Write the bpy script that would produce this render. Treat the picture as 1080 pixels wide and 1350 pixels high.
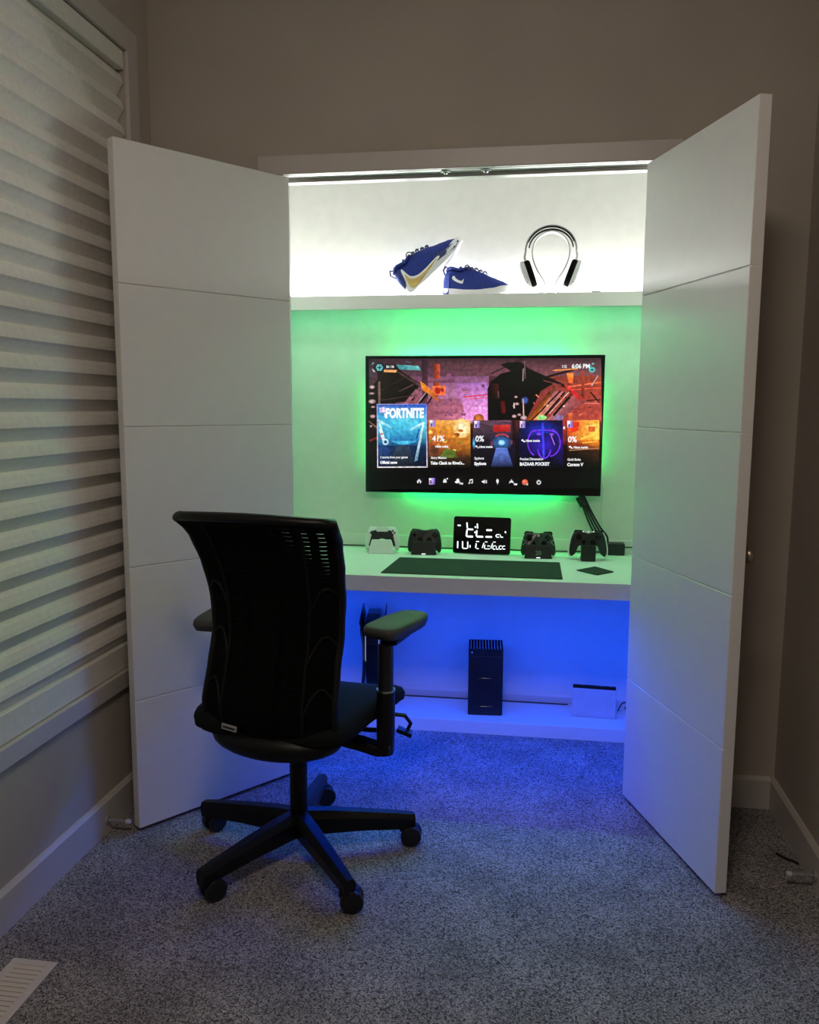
import bpy, bmesh, math, random
from mathutils import Vector, Matrix, Euler
random.seed(7)
for o in list(bpy.data.objects): bpy.data.objects.remove(o)
SC = bpy.context.scene
COL = SC.collection
PI = math.pi

# ------------------------------------------------------------------ camera
cam_d = bpy.data.cameras.new('camera'); cam_o = bpy.data.objects.new('camera', cam_d); COL.objects.link(cam_o)
yaw, pitch, roll = -0.1544, -0.1342, 0.004
fwd = Vector((math.sin(yaw)*math.cos(pitch), math.cos(yaw)*math.cos(pitch), math.sin(pitch)))
rr = Vector((math.cos(yaw), -math.sin(yaw), 0)); uu = rr.cross(fwd)
r2 = rr*math.cos(roll)+uu*math.sin(roll); u2 = -rr*math.sin(roll)+uu*math.cos(roll)
M = Matrix((r2, u2, -fwd)).transposed().to_4x4(); M.translation = (0.2766, -3.035, 1.4052)
cam_o.matrix_world = M
cam_d.sensor_fit = 'VERTICAL'; cam_d.sensor_height = 36; cam_d.lens = 1127.24/1350*36
cam_d.shift_x = 7.05/1350; cam_d.shift_y = 12.89/1350; cam_d.clip_start = .02
SC.camera = cam_o

# ------------------------------------------------------------------ world, exposure, lights
w = bpy.data.worlds.new('world'); SC.world = w; w.use_nodes = True
w.node_tree.nodes['Background'].inputs[0].default_value = (.010, .012, .02, 1)
SC.view_settings.view_transform = 'Standard'; SC.view_settings.look = 'None'
SC.view_settings.gamma = 1; SC.view_settings.use_curve_mapping = False
SC.view_settings.exposure = 0.12

def area(name, loc, direction, sx, sy, watts, color, spread=180):
    l = bpy.data.lights.new(name, 'AREA'); l.shape = 'RECTANGLE'; l.size = sx; l.size_y = sy
    l.energy = watts; l.color = color; l.spread = math.radians(spread)
    o = bpy.data.objects.new(name, l); COL.objects.link(o); o.location = loc
    d = Vector(direction).normalized(); x = Vector((1, 0, 0))
    if abs(d.x) > .9: x = Vector((0, 0, 1))
    z = -d; y = z.cross(x).normalized(); x = y.cross(z).normalized()
    m = Matrix((x, y, z)).transposed(); o.rotation_euler = m.to_euler()
    return o
WARM = (1.0, .85, .72)
# dim warm light of the room behind the camera
area('room_light', (0.1, -2.6, 2.93), (-.05, .3, -1), .5, .5, 19.0, WARM)
# white strip lying on the back of the top shelf
area('white_strip_light', (0, .785, 1.887), (0, -1, .35), 1.7, .009, 18.5, (1.0, .99, .95))
area('white_strip_wall_light', (0, .775, 1.885), (0, .5, .9), 1.7, .012, 1.0, (1.0, 1.0, .97))
# white strip on the inner side of the closet head
area('white_head_strip_light', (0, .145, 2.235), (0, 1, .0), 1.7, .012, .5, (1.0, 1.0, .97))
# green strip round the back of the television
G = (.0, 1.0, .13)
area('green_strip_top_light', (.03, .775, 1.60), (0, .08, 1), .74, .012, 2.1, G)
area('green_strip_bottom_light', (.03, .775, 1.05), (0, .1, -1), .66, .012, 1.4, G)
area('green_strip_left_light', (-.46, .782, 1.32), (-1, .35, 0), .4, .012, .22, G)
area('green_strip_right_light', (.52, .782, 1.32), (1, .35, 0), .4, .012, .18, G)
# added fill light, hidden under the top shelf, to brighten desk and walls
area('pale_fill_light', (0, .702, 1.826), (0, -1.1, -.9), 1.7, .012, 6.6, (.22, 1.0, .50))
# blue strip under the desk
BL = (.0, .070, 1.0)
area('blue_strip_light', (0, .22, .690), (0, -.1, -1), 1.7, .02, 15.5, BL)

# ------------------------------------------------------------------ materials
def s2l(c): return tuple(((x/255)/12.92 if x/255 <= .04045 else ((x/255+.055)/1.055)**2.4) for x in c)
MATS = {}
def mat(name, col, rough=.5, metal=0, bump=0, bscale=200, var=0, vscale=20, spec=.5, coat=0, emit=None, es=1, trans=0, col2=None):
    if name in MATS: return MATS[name]
    m = bpy.data.materials.new(name); m.use_nodes = True; nt = m.node_tree; p = nt.nodes['Principled BSDF']
    p.inputs['Roughness'].default_value = rough; p.inputs['Metallic'].default_value = metal
    p.inputs['Specular IOR Level'].default_value = spec; p.inputs['Coat Weight'].default_value = coat
    p.inputs['Transmission Weight'].default_value = trans
    p.inputs['Base Color'].default_value = (*col, 1)
    tc = nt.nodes.new('ShaderNodeTexCoord')
    if var or col2:
        n = nt.nodes.new('ShaderNodeTexNoise'); n.inputs['Scale'].default_value = vscale; n.inputs['Detail'].default_value = 4
        nt.links.new(tc.outputs['Object'], n.inputs['Vector'])
        r = nt.nodes.new('ShaderNodeValToRGB')
        a = tuple(c*(1-var) for c in col); b = col2 if col2 else tuple(min(1, c*(1+var)) for c in col)
        r.color_ramp.elements[0].position = .38; r.color_ramp.elements[1].position = .62
        r.color_ramp.elements[0].color = (*a, 1); r.color_ramp.elements[1].color = (*b, 1)
        nt.links.new(n.outputs['Fac'], r.inputs['Fac']); nt.links.new(r.outputs['Color'], p.inputs['Base Color'])
    if bump:
        n = nt.nodes.new('ShaderNodeTexNoise'); n.inputs['Scale'].default_value = bscale; n.inputs['Detail'].default_value = 3
        nt.links.new(tc.outputs['Object'], n.inputs['Vector'])
        b = nt.nodes.new('ShaderNodeBump'); b.inputs['Strength'].default_value = bump; b.inputs['Distance'].default_value = .002
        nt.links.new(n.outputs['Fac'], b.inputs['Height']); nt.links.new(b.outputs['Normal'], p.inputs['Normal'])
    if emit:
        p.inputs['Emission Color'].default_value = (*emit, 1); p.inputs['Emission Strength'].default_value = es
    MATS[name] = m
    return m

m_wall = mat('greige_wall_paint', (.49, .44, .38), .85, bump=.15, bscale=350, var=.03, vscale=3)
m_white_wall = mat('closet_wall_paint', (.72, .72, .69), .8, bump=.2, bscale=300, var=.02)
m_ceil = mat('ceiling_paint', (.75, .74, .72), .9, bump=.4, bscale=120)
m_trim = mat('trim_paint', (.60, .56, .53), .4, var=.01)
m_door = mat('door_paint', (.80, .78, .76), .36, bump=.06, bscale=500, var=.01, spec=.6)
m_dooredge = m_door
m_shelf = mat('white_laminate', (.76, .77, .74), .5, var=.01)
m_blind = mat('blind_fabric', (.84, .82, .76), .9, bump=.5, bscale=900, var=.03, vscale=60)
m_black = mat('black_plastic', (.006, .006, .007), .45, bump=.05, bscale=900, var=.2)
m_gloss = mat('gloss_black', (.006, .006, .008), .12, var=.1)
m_fabric = mat('black_chair_fabric', (.0022, .0022, .0024), .95, spec=.12, bump=.6, bscale=1200, var=.3, vscale=300)
m_seat = mat('seat_fabric', (.007, .009, .010), .95, spec=.2, bump=.6, bscale=1200, var=.3, vscale=300)
m_base = mat('chair_base_plastic', (.003, .003, .0035), .42, spec=.3, bump=.05, bscale=800, var=.1)
m_pad = mat('arm_pad_polyurethane', (.05, .05, .046), .55, bump=.2, bscale=1500, var=.1)
m_chrome = mat('brushed_metal', (.55, .55, .55), .25, metal=1, var=.05)
m_brass = mat('satin_brass', (.5, .42, .32), .3, metal=1, var=.05)
m_whitepl = mat('white_plastic', (.78, .78, .78), .4, var=.02)
m_greypl = mat('grey_plastic', (.35, .36, .38), .45, var=.05)
m_lightgrey = mat('light_grey_plastic', (.52, .53, .54), .45, var=.03)
m_blue = mat('royal_blue_knit', (.006, .024, .22), .8, bump=.8, bscale=900, var=.25, vscale=150)
m_navy = mat('dark_navy_overlay', (.008, .014, .10), .5, bump=.2, bscale=900, var=.2)
m_gold = mat('gold_overlay', (.48, .34, .10), .35, metal=.3, var=.08)
m_soleW = mat('white_rubber', (.75, .76, .78), .5, var=.03)
m_glass = mat('window_glass', (.9, .95, .95), .02, trans=1, var=.01)
m_mat = mat('desk_mat_cloth', (.018, .030, .024), .95, bump=.5, bscale=1500, var=.2, vscale=200)
m_led_w = mat('white_led_diffuser', (.8, .8, .8), .5, emit=(.95, .97, 1), es=6, var=.01)
m_led_g = mat('green_led_diffuser', (.2, .8, .3), .5, emit=(.01, 1, .25), es=5, var=.01)
m_led_b = mat('blue_led_diffuser', (.1, .2, .8), .5, emit=(.0, .1, 1), es=5, var=.01)
m_fill_p = mat('pale_fill_diffuser', (.7, .8, .7), .5, emit=(.3, 1, .4), es=.7, var=.01)  # weak glow for the added fill strip
m_lit = mat('lit_segment', (.8, .8, .8), .5, emit=(.9, .93, 1), es=1.3, var=.01)
m_vent = mat('vent_enamel', (.72, .66, .63), .4, var=.02)
m_darkhole = mat('dark_recess', (.01, .01, .01), .9, var=.1)
m_cable = mat('black_cable_rubber', (.01, .01, .011), .5, var=.1)
m_wcable = mat('white_cable_rubber', (.7, .72, .7), .5, var=.02)
m_xpad = mat('translucent_dark_shell', (.02, .035, .028), .22, var=.2)
m_rubber_w = mat('off_white_rubber', (.6, .6, .58), .6, var=.03)

m_web = mat('back_web_plastic', (.0045, .0045, .005), .6, spec=.2, var=.1)
# carpet
m_carpet = bpy.data.materials.new('grey_carpet'); m_carpet.use_nodes = True
nt = m_carpet.node_tree; p = nt.nodes['Principled BSDF']; p.inputs['Roughness'].default_value = 1; p.inputs['Specular IOR Level'].default_value = .1
tc = nt.nodes.new('ShaderNodeTexCoord')
n1 = nt.nodes.new('ShaderNodeTexVoronoi'); n1.inputs['Scale'].default_value = 285; n1.inputs['Randomness'].default_value = 1
sx = nt.nodes.new('ShaderNodeSeparateColor'); nt.links.new(n1.outputs['Color'], sx.inputs['Color'])
n2 = nt.nodes.new('ShaderNodeTexNoise'); n2.inputs['Scale'].default_value = 5; n2.inputs['Detail'].default_value = 5
cr = nt.nodes.new('ShaderNodeValToRGB'); cr.color_ramp.elements[0].position = .0; cr.color_ramp.elements[1].position = 1.0
cr.color_ramp.elements[0].color = (.05, .046, .047, 1); cr.color_ramp.elements[1].color = (.56, .535, .535, 1)
cr2 = nt.nodes.new('ShaderNodeValToRGB'); cr2.color_ramp.elements[0].position = .35; cr2.color_ramp.elements[1].position = .65
cr2.color_ramp.elements[0].color = (.72, .72, .72, 1); cr2.color_ramp.elements[1].color = (1, 1, 1, 1)
mx = nt.nodes.new('ShaderNodeMixRGB'); mx.blend_type = 'MULTIPLY'; mx.inputs[0].default_value = 1
bp = nt.nodes.new('ShaderNodeBump'); bp.inputs['Strength'].default_value = .9; bp.inputs['Distance'].default_value = .003
for n in (n1, n2): nt.links.new(tc.outputs['Object'], n.inputs['Vector'])
nt.links.new(sx.outputs[0], cr.inputs['Fac']); nt.links.new(n2.outputs['Fac'], cr2.inputs['Fac'])
nt.links.new(cr.outputs['Color'], mx.inputs[1]); nt.links.new(cr2.outputs['Color'], mx.inputs[2])
nt.links.new(mx.outputs['Color'], p.inputs['Base Color']); nt.links.new(sx.outputs[1], bp.inputs['Height']); nt.links.new(bp.outputs['Normal'], p.inputs['Normal'])

# screen picture: colours of the displayed picture live in a colour attribute, emitted by the screen
m_pic = bpy.data.materials.new('screen_picture'); m_pic.use_nodes = True
nt = m_pic.node_tree; p = nt.nodes['Principled BSDF']; p.inputs['Base Color'].default_value = (.005, .005, .005, 1); p.inputs['Roughness'].default_value = .3
at = nt.nodes.new('ShaderNodeVertexColor'); at.layer_name = 'picture'
nz = nt.nodes.new('ShaderNodeTexNoise'); nz.inputs['Scale'].default_value = 60; nz.inputs['Detail'].default_value = 4
tc = nt.nodes.new('ShaderNodeTexCoord'); nt.links.new(tc.outputs['Object'], nz.inputs['Vector'])
mr = nt.nodes.new('ShaderNodeMapRange'); mr.inputs['From Min'].default_value = .3; mr.inputs['From Max'].default_value = .7; mr.inputs['To Min'].default_value = .6; mr.inputs['To Max'].default_value = 1.4
mm = nt.nodes.new('ShaderNodeVectorMath'); mm.operation = 'MULTIPLY'
nt.links.new(nz.outputs['Fac'], mr.inputs['Value']); nt.links.new(at.outputs['Color'], mm.inputs[0]); nt.links.new(mr.outputs['Result'], mm.inputs[1])
nt.links.new(mm.outputs[0], p.inputs['Emission Color']); p.inputs['Emission Strength'].default_value = 1.0

# ------------------------------------------------------------------ helpers
class B:
    def __init__(s): s.bm = bmesh.new()
    def box(s, c, size, rot=None):
        r = bmesh.ops.create_cube(s.bm, size=1)
        m = Matrix.Translation(Vector(c)) @ (Euler(rot).to_matrix().to_4x4() if rot else Matrix()) @ Matrix.Diagonal((*size, 1))
        bmesh.ops.transform(s.bm, matrix=m, verts=r['verts']); return s
    def bb(s, x0, x1, y0, y1, z0, z1):
        return s.box(((x0+x1)/2, (y0+y1)/2, (z0+z1)/2), (abs(x1-x0), abs(y1-y0), abs(z1-z0)))
    def cyl(s, p0, p1, r, r1=None, seg=20):
        p0, p1 = Vector(p0), Vector(p1); d = p1-p0
        q = bmesh.ops.create_cone(s.bm, cap_ends=True, cap_tris=False, segments=seg, radius1=r, radius2=r if r1 is None else r1, depth=d.length)
        m = Matrix.Translation((p0+p1)/2) @ d.to_track_quat('Z', 'Y').to_matrix().to_4x4()
        bmesh.ops.transform(s.bm, matrix=m, verts=q['verts']); return s
    def sph(s, c, size, u=20, v=12, rot=None):
        q = bmesh.ops.create_uvsphere(s.bm, u_segments=u, v_segments=v, radius=1)
        m = Matrix.Translation(Vector(c)) @ (Euler(rot).to_matrix().to_4x4() if rot else Matrix()) @ Matrix.Diagonal((*size, 1))
        bmesh.ops.transform(s.bm, matrix=m, verts=q['verts']); return s
    def loft(s, rings, closed=True, caps=True, loop=False):
        vs = [[s.bm.verts.new(p) for p in r] for r in rings]; n = len(rings[0])
        prs = list(zip(vs, vs[1:])) + ([(vs[-1], vs[0])] if loop else [])
        for a, b in prs:
            for i in range(n if closed else n-1):
                j = (i+1) % n
                s.bm.faces.new((a[i], a[j], b[j], b[i]))
        if caps and closed and not loop:
            s.bm.faces.new(vs[0][::-1]); s.bm.faces.new(vs[-1])
        return s
    def tube(s, pts, r, seg=8, flat=None):
        pts = [Vector(p) for p in pts]; rings = []; up = Vector((0, 0, 1)); prev = None
        for i, p in enumerate(pts):
            t = (pts[min(i+1, len(pts)-1)]-pts[max(i-1, 0)]).normalized()
            if prev is None:
                a = t.cross(up) if abs(t.dot(up)) < .95 else t.cross(Vector((1, 0, 0)))
            else: a = prev - t*prev.dot(t)
            a.normalize(); prev = a; b = t.cross(a)
            ra = r[i] if isinstance(r, (list, tuple)) else r; rb = ra
            if flat: ra, rb = flat
            rings.append([p+a*ra*math.cos(2*PI*k/seg)+b*rb*math.sin(2*PI*k/seg) for k in range(seg)])
        return s.loft(rings)
    def prism(s, pts, f0, f1):
        """outline points mapped by f0 / f1 to the two faces"""
        a = [s.bm.verts.new(f0(*p)) for p in pts]; b = [s.bm.verts.new(f1(*p)) for p in pts]; n = len(pts)
        s.bm.faces.new(a[::-1]); s.bm.faces.new(b)
        for i in range(n): s.bm.faces.new((a[i], a[(i+1) % n], b[(i+1) % n], b[i]))
        return s
    def panel(s, f, us, vs, th=None):
        """thick sheet: f(u,v,side) -> point, side 0/1"""
        g = [[[s.bm.verts.new(f(u, v, k)) for v in vs] for u in us] for k in (0, 1)]
        nu, nv = len(us), len(vs)
        for i in range(nu-1):
            for j in range(nv-1):
                a = g[0]; s.bm.faces.new((a[i][j], a[i][j+1], a[i+1][j+1], a[i+1][j]))
                a = g[1]; s.bm.faces.new((a[i][j], a[i+1][j], a[i+1][j+1], a[i][j+1]))
        for i in range(nu-1):
            for j in (0, nv-1): s.bm.faces.new((g[0][i][j], g[0][i+1][j], g[1][i+1][j], g[1][i][j]))
        for j in range(nv-1):
            for i in (0, nu-1): s.bm.faces.new((g[0][i][j], g[0][i][j+1], g[1][i][j+1], g[1][i][j]))
        return s
    def obj(s, name, m, parent=None, bevel=0, bseg=2, smooth=False, sub=0, angle=40):
        bmesh.ops.recalc_face_normals(s.bm, faces=s.bm.faces)
        me = bpy.data.meshes.new(name); s.bm.to_mesh(me); s.bm.free(); me.materials.append(m)
        o = bpy.data.objects.new(name, me); COL.objects.link(o)
        if parent: o.parent = parent
        if bevel:
            b = o.modifiers.new('bevel', 'BEVEL'); b.width = bevel; b.segments = bseg; b.limit_method = 'ANGLE'; b.angle_limit = math.radians(35)
        if sub:
            b = o.modifiers.new('sub', 'SUBSURF'); b.levels = sub; b.render_levels = sub
        if smooth or bevel or sub:
            me.shade_smooth() if not bevel else None
            if not sub and smooth:
                try: me.set_sharp_from_angle(angle=math.radians(angle))
                except Exception: pass
        return o
def thing(name, label, cat, loc=(0, 0, 0), rot=(0, 0, 0), group=None):
    o = bpy.data.objects.new(name, None); COL.objects.link(o); o.location = loc; o.rotation_euler = rot
    o.empty_display_size = .05
    return tag(o, label, cat, group)
def tag(o, label, cat, group=None):
    o['label'] = label; o['category'] = cat
    if group: o['group'] = group
    return o
def struct(name, b, m, bevel=0, parent=None):
    o = b.obj(name, m, parent, bevel=bevel)
    if not parent: o['kind'] = 'structure'
    return o
def catmull(pts, n=6, closed=False):
    out = []; N = len(pts)
    rng = range(N if closed else N-1)
    for i in rng:
        if closed: p0, p1, p2, p3 = (pts[(i-1) % N], pts[i], pts[(i+1) % N], pts[(i+2) % N])
        else: p0, p1, p2, p3 = pts[max(i-1, 0)], pts[i], pts[i+1], pts[min(i+2, N-1)]
        for k in range(n):
            t = k/n
            out.append(tuple(.5*((2*b)+(-a+c)*t+(2*a-5*b+4*c-d)*t*t+(-a+3*b-3*c+d)*t**3) for a, b, c, d in zip(p0, p1, p2, p3)))
    if not closed: out.append(tuple(pts[-1]))
    return out
def lerp(tab, x):
    if x <= tab[0][0]: return tab[0][1]
    for (a, va), (b, vb) in zip(tab, tab[1:]):
        if x <= b:
            t = (x-a)/(b-a); t = t*t*(3-2*t)*.5+t*.5
            return va+(vb-va)*t
    return tab[-1][1]
def rrect(w, h, r, n=5, cx=0, cy=0):
    pts = []
    for k, (sx, sy) in enumerate(((1, 1), (-1, 1), (-1, -1), (1, -1))):
        for i in range(n+1):
            a = PI/2*k+PI/2*i/n
            pts.append((cx+sx*(w/2-r)+r*math.cos(a), cy+sy*(h/2-r)+r*math.sin(a)))
    return pts
def text_mesh(body, size, extrude=.0003, bold=0, align='LEFT'):
    c = bpy.data.curves.new('t', 'FONT'); c.body = body; c.size = size; c.extrude = extrude; c.offset = bold; c.align_x = align; c.resolution_u = 3
    o = bpy.data.objects.new('t', c); COL.objects.link(o)
    bpy.context.view_layer.update()
    dg = bpy.context.evaluated_depsgraph_get()
    me = bpy.data.meshes.new_from_object(o.evaluated_get(dg)); bpy.data.objects.remove(o)
    return me

# ------------------------------------------------------------------ room shell
XL, XR = -1.1175, 1.1283
YB, YS, ZT = .8134, -4.3, 3.0
OW, OH, WT = .645, 2.205, .12
CW = .92
struct('floor', B().bb(XL-.1, XR+.1, YS-.1, YB+.1, -.05, 0), m_carpet)
struct('ceiling', B().bb(XL-.1, XR+.1, YS-.1, YB+.1, ZT, ZT+.06), m_ceil)
b = B(); b.bb(XL, -OW-.015, 0, WT, 0, ZT); b.bb(OW+.015, XR, 0, WT, 0, ZT); b.bb(-OW-.015, OW+.015, 0, WT, OH+.015, ZT)
struct('wall_back', b, m_wall)
# left wall with the window opening
WY0, WY1, WZ0, WZ1 = -1.95, -.193, .50, 2.572
b = B(); b.bb(XL-.12, XL, YS, WY0, 0, ZT); b.bb(XL-.12, XL, WY1, WT, 0, ZT); b.bb(XL-.12, XL, WY0, WY1, 0, WZ0); b.bb(XL-.12, XL, WY0, WY1, WZ1, ZT)
struct('wall_left', b, m_wall)
struct('wall_right', B().bb(XR, XR+.1, YS, WT, 0, ZT), m_wall)
struct('wall_rear', B().bb(XL-.12, XR+.1, YS-.1, YS, 0, ZT), m_wall)
b = B(); b.bb(-CW, CW, YB, YB+.1, 0, ZT)
struct('wall_closet_back', b, m_white_wall)
struct('wall_closet_left', B().bb(-CW-.1, -CW, WT, YB+.1, 0, ZT), m_white_wall)
struct('wall_closet_right', B().bb(CW, CW+.1, WT, YB+.1, 0, ZT), m_white_wall)
b = B(); b.bb(-CW, -OW-.015, WT, WT+.004, 0, ZT); b.bb(OW+.015, CW, WT, WT+.004, 0, ZT); b.bb(-OW-.015, OW+.015, WT, WT+.004, OH+.015, ZT)
struct('wall_closet_front', b, m_white_wall)
# jambs and stops of the closet opening
b = B(); b.bb(-OW-.015, -OW, -.002, WT+.006, 0, OH+.015); b.bb(OW, OW+.015, -.002, WT+.006, 0, OH+.015); b.bb(-OW, OW, -.002, WT+.006, OH, OH+.015)
struct('trim_1', b, m_trim)
b = B(); b.bb(-OW, OW, .045, .085, OH-.012, OH)
struct('trim_2', b, m_trim, bevel=.002)
# casing
b = B(); b.bb(-.7192, .7192, -.018, 0, OH+.001, 2.270); struct('trim_3', b, m_trim, bevel=.003)
b = B(); b.bb(-.7192, -OW-.023, -.014, 0, .0, OH+.001); struct('trim_4', b, m_trim, bevel=.003)
b = B(); b.bb(OW+.023, .7192, -.014, 0, .0, OH+.001); struct('trim_5', b, m_trim, bevel=.003)
# baseboards (flat board with a thinner bevelled top)
def baseboard(name, p0, p1, nrm, h=.117):
    p0, p1, n = Vector(p0), Vector(p1), Vector(nrm)
    prof = [(0, 0), (.015, 0), (.015, h-.012), (.008, h-.003), (.006, h), (0, h)]
    b = B(); b.loft([[p+n*a+Vector((0, 0, z)) for a, z in prof] for p in (p0, p1)])
    return struct(name, b, m_trim)
baseboard('baseboard_left', (XL, YS, 0), (XL, 0, 0), (1, 0, 0))
baseboard('baseboard_right', (XR, YS, 0), (XR, 0, 0), (-1, 0, 0))
baseboard('baseboard_back', (.7192, 0, 0), (XR-.015, 0, 0), (0, -1, 0))
baseboard('baseboard_back_left', (XL+.015, 0, 0), (-.7192, 0, 0), (0, -1, 0))
baseboard('baseboard_closet', (-CW, YB, 0), (CW, YB, 0), (0, -1, 0), h=.102)

# window: casing, frame, glass
win = struct('window_1', B().bb(XL-.115, XL-.075, WY0, WY0+.05, WZ0, WZ1).bb(XL-.115, XL-.075, WY1-.05, WY1, WZ0, WZ1).bb(XL-.115, XL-.075, WY0+.05, WY1-.05, WZ0, WZ0+.05).bb(XL-.115, XL-.075, WY0+.05, WY1-.05, WZ1-.05, WZ1).bb(XL-.112, XL-.08, -1.10, -1.05, WZ0+.05, WZ1-.05), m_trim)
B().bb(XL-.10, XL-.094, WY0+.05, -1.10, WZ0+.05, WZ1-.05).obj('pane', m_glass, win)
B().bb(XL-.10, XL-.094, -1.05, WY1-.05, WZ0+.05, WZ1-.05).obj('pane', m_glass, win)
cw = .072
struct('trim_6', B().bb(XL, XL+.016, WY0-cw, WY1+cw, WZ1, WZ1+cw), m_trim, bevel=.002)
struct('trim_7', B().bb(XL, XL+.016, WY1, WY1+cw, WZ0, WZ1), m_trim, bevel=.002)
struct('trim_8', B().bb(XL, XL+.016, WY0-cw, WY0, WZ0, WZ1), m_trim, bevel=.002)
struct('trim_9', B().bb(XL, XL+.016, WY0-cw, WY1+cw, WZ0-.058, WZ0), m_trim, bevel=.002)
# pleated blind
bl = thing('window_blind', 'off-white pleated blind with broad horizontal folds covering the window on the left wall', 'blind', (XL, (WY0+WY1)/2, WZ0))
HW = (WY1-WY0)/2-.006
top = WZ1-WZ0
B().bb(-.045, .004, -HW, HW, top-.062, top-.004).obj('head_rail', m_blind, bl, bevel=.004)
PT = .0802; z = top-.064; k = 0
zs = []
while z-PT > .012: zs.append(z); z -= PT
proto = None
for zt in zs:
    if proto is None:
        prof = [(-.026, 0), (-.012, -.012), (-.004, -.030), (-.001, -.0425), (-.008, -.050), (-.018, -.066), (-.026, -PT)]
        rings = []
        for y in (-HW, HW):
            rings.append([(x, y, zz) for x, zz in prof]+[(x-.003, y, zz) for x, zz in prof[::-1]])
        proto = B().loft(rings).obj('pleat', m_blind, bl)
        proto.location.z = zt; bpro = proto
    else:
        c = proto.copy(); c.location.z = zt; COL.objects.link(c)
B().bb(-.040, -.002, -HW, HW, .0008, z+.0).obj('bottom_rail', m_blind, bl, bevel=.003)

# ------------------------------------------------------------------ doors
gz = [.012, .4499, .8922, 1.3378, 1.774, 2.2]
def door(name, hx, ang, sgn, width, knob):
    r = bpy.data.objects.new(name, None); COL.objects.link(r); r['kind'] = 'structure'
    r.location = (hx, -.004, 0); r.rotation_euler = (0, 0, math.atan2(-math.sin(ang), sgn*math.cos(ang)))
    # local x runs from hinge to free edge; the visible inner face is y=0, outer side is away from it
    th = .036; o = -1 if sgn < 0 else 1   # side of the outer face
    B().bb(.002, width-.0005, o*.004, o*(th-.0005), .014, 2.199).obj('core', m_door, r)
    for a, c in zip(gz, gz[1:]):
        B().bb(0, width, 0, o*th, a+.0012, c-.0012).obj('panel', m_door, r, bevel=.0016, bseg=1)
    if knob:
        kb = B(); x = width-.062; z = .992
        kb.cyl((x, o*th, z), (x, o*(th+.006), z), .026, seg=24).cyl((x, o*(th+.006), z), (x, o*(th+.03), z), .009)
        kb.sph((x, o*(th+.044), z), (.023, .018, .023))
        kb.obj('door_knob', m_brass, r, smooth=True)
    return r
door('door_1', -.6098, .9334, -1, .6507, True)
door('door_2', .6098, 1.2524, 1, .6486, True)
# ball catches in the head jamb
for x in (-.06, .078):
    t = thing('ball_catch', 'small dark metal door catch under the closet head jamb, %s one' % ('left' if x < 0 else 'right'), 'door catch', (x, .02, OH), group='door catches under the head jamb')
    B().cyl((0, 0, -.003), (0, 0, .0), .017, seg=24).obj('plate', m_greypl, t)
    B().sph((0, 0, -.004), (.008, .008, .006)).obj('ball', m_chrome, t, smooth=True)

# ------------------------------------------------------------------ closet boards
ZD0, ZD1, YD = .7006, .7624, .127
ZU0, ZU1, YU = 1.8167, 1.8741, .6484
ZB, YBS = .0588, .5173
e = .0008
tag(B().bb(-CW+e, CW-e, YD, YB-e, ZD0, ZD1).obj('worktop', m_shelf, None, bevel=.0015), 'white built-in desk worktop spanning the closet below the television', 'desk')
tag(B().prism([(YU, ZU0), (YU+.016, ZU0), (YU+.016, ZU0+.022), (YB-e, ZU0+.022), (YB-e, ZU1), (YU, ZU1)], lambda y, z: (-CW+e, y, z), lambda y, z: (CW-e, y, z)).obj('wall_shelf', m_shelf, None, bevel=.0015), 'white upper shelf carrying the sneakers and the headphones', 'shelf')
tag(B().bb(-CW+e, CW-e, YBS, YB-.0162, 0.0005, ZB).obj('floor_shelf', m_shelf, None, bevel=.0015), 'low white plinth shelf on the closet floor carrying the consoles', 'shelf')
# upstand behind the worktop and ledger under the top shelf
struct('trim_10', B().bb(-CW+e, CW-e, YB-.012, YB-e, ZD1+.0005, ZD1+.058), m_shelf, bevel=.002)
# led strips
def strip(name, label, loc, size, m, tape):
    t = thing(name, label, 'led strip', loc, group='light strips in the closet')
    B().box((0, 0, 0), size).obj('channel', m_whitepl, t)
    B().box(tape[0], tape[1]).obj('diffuser', m, t)
strip('led_strip', 'white glowing light strip along the back of the upper shelf', (0, .790, ZU1+.004), (1.78, .016, .007), m_led_w, ((0, 0, .0045), (1.76, .01, .002)))
strip('led_strip', 'added pale fill light strip hidden under the upper shelf above the television', (0, .702, ZU0+.0180), (1.78, .014, .007), m_fill_p, ((0, 0, -.0042), (1.76, .008, .0012)))  # housing made up for the added fill light
strip('led_strip', 'blue light strip under the desk worktop', (0, .22, ZD0-.0038), (1.78, .02, .007), m_led_b, ((0, 0, -.0045), (1.76, .012, .002)))

# ------------------------------------------------------------------ television
TX0, TX1, TZ0, TZ1, TY = -.4905, .551, 1.0205, 1.6265, .753
tv = thing('television', 'large black flat television on the closet wall showing a game menu', 'television', ((TX0+TX1)/2, TY, TZ0))
TW, TH = TX1-TX0, TZ1-TZ0
B().bb(-TW/2, TW/2, .0, .012, 0, TH).obj('bezel', m_gloss, tv, bevel=.002)
B().bb(-TW*.36, TW*.36, .0122, .024, .06, TH*.7).obj('rear_housing', m_black, tv, bevel=.004)
B().bb(-.15, .15, .0242, YB-TY-.001, .2, .38).obj('wall_bracket', m_black, tv)
B().bb(-TW*.42, TW*.42, .0122, .018, TH-.035, TH-.026).obj('led_tape', m_led_g, tv)
B().bb(-TW*.42, TW*.42, .0122, .018, .026, .035).obj('led_tape', m_led_g, tv)
scr = B().bb(-TW/2+.007, TW/2-.007, -.0008, .0, .018, TH-.008).obj('screen', m_gloss, tv)
CT = ((37, 57), (1016, 55), (990, 634), (34, 610))
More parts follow.
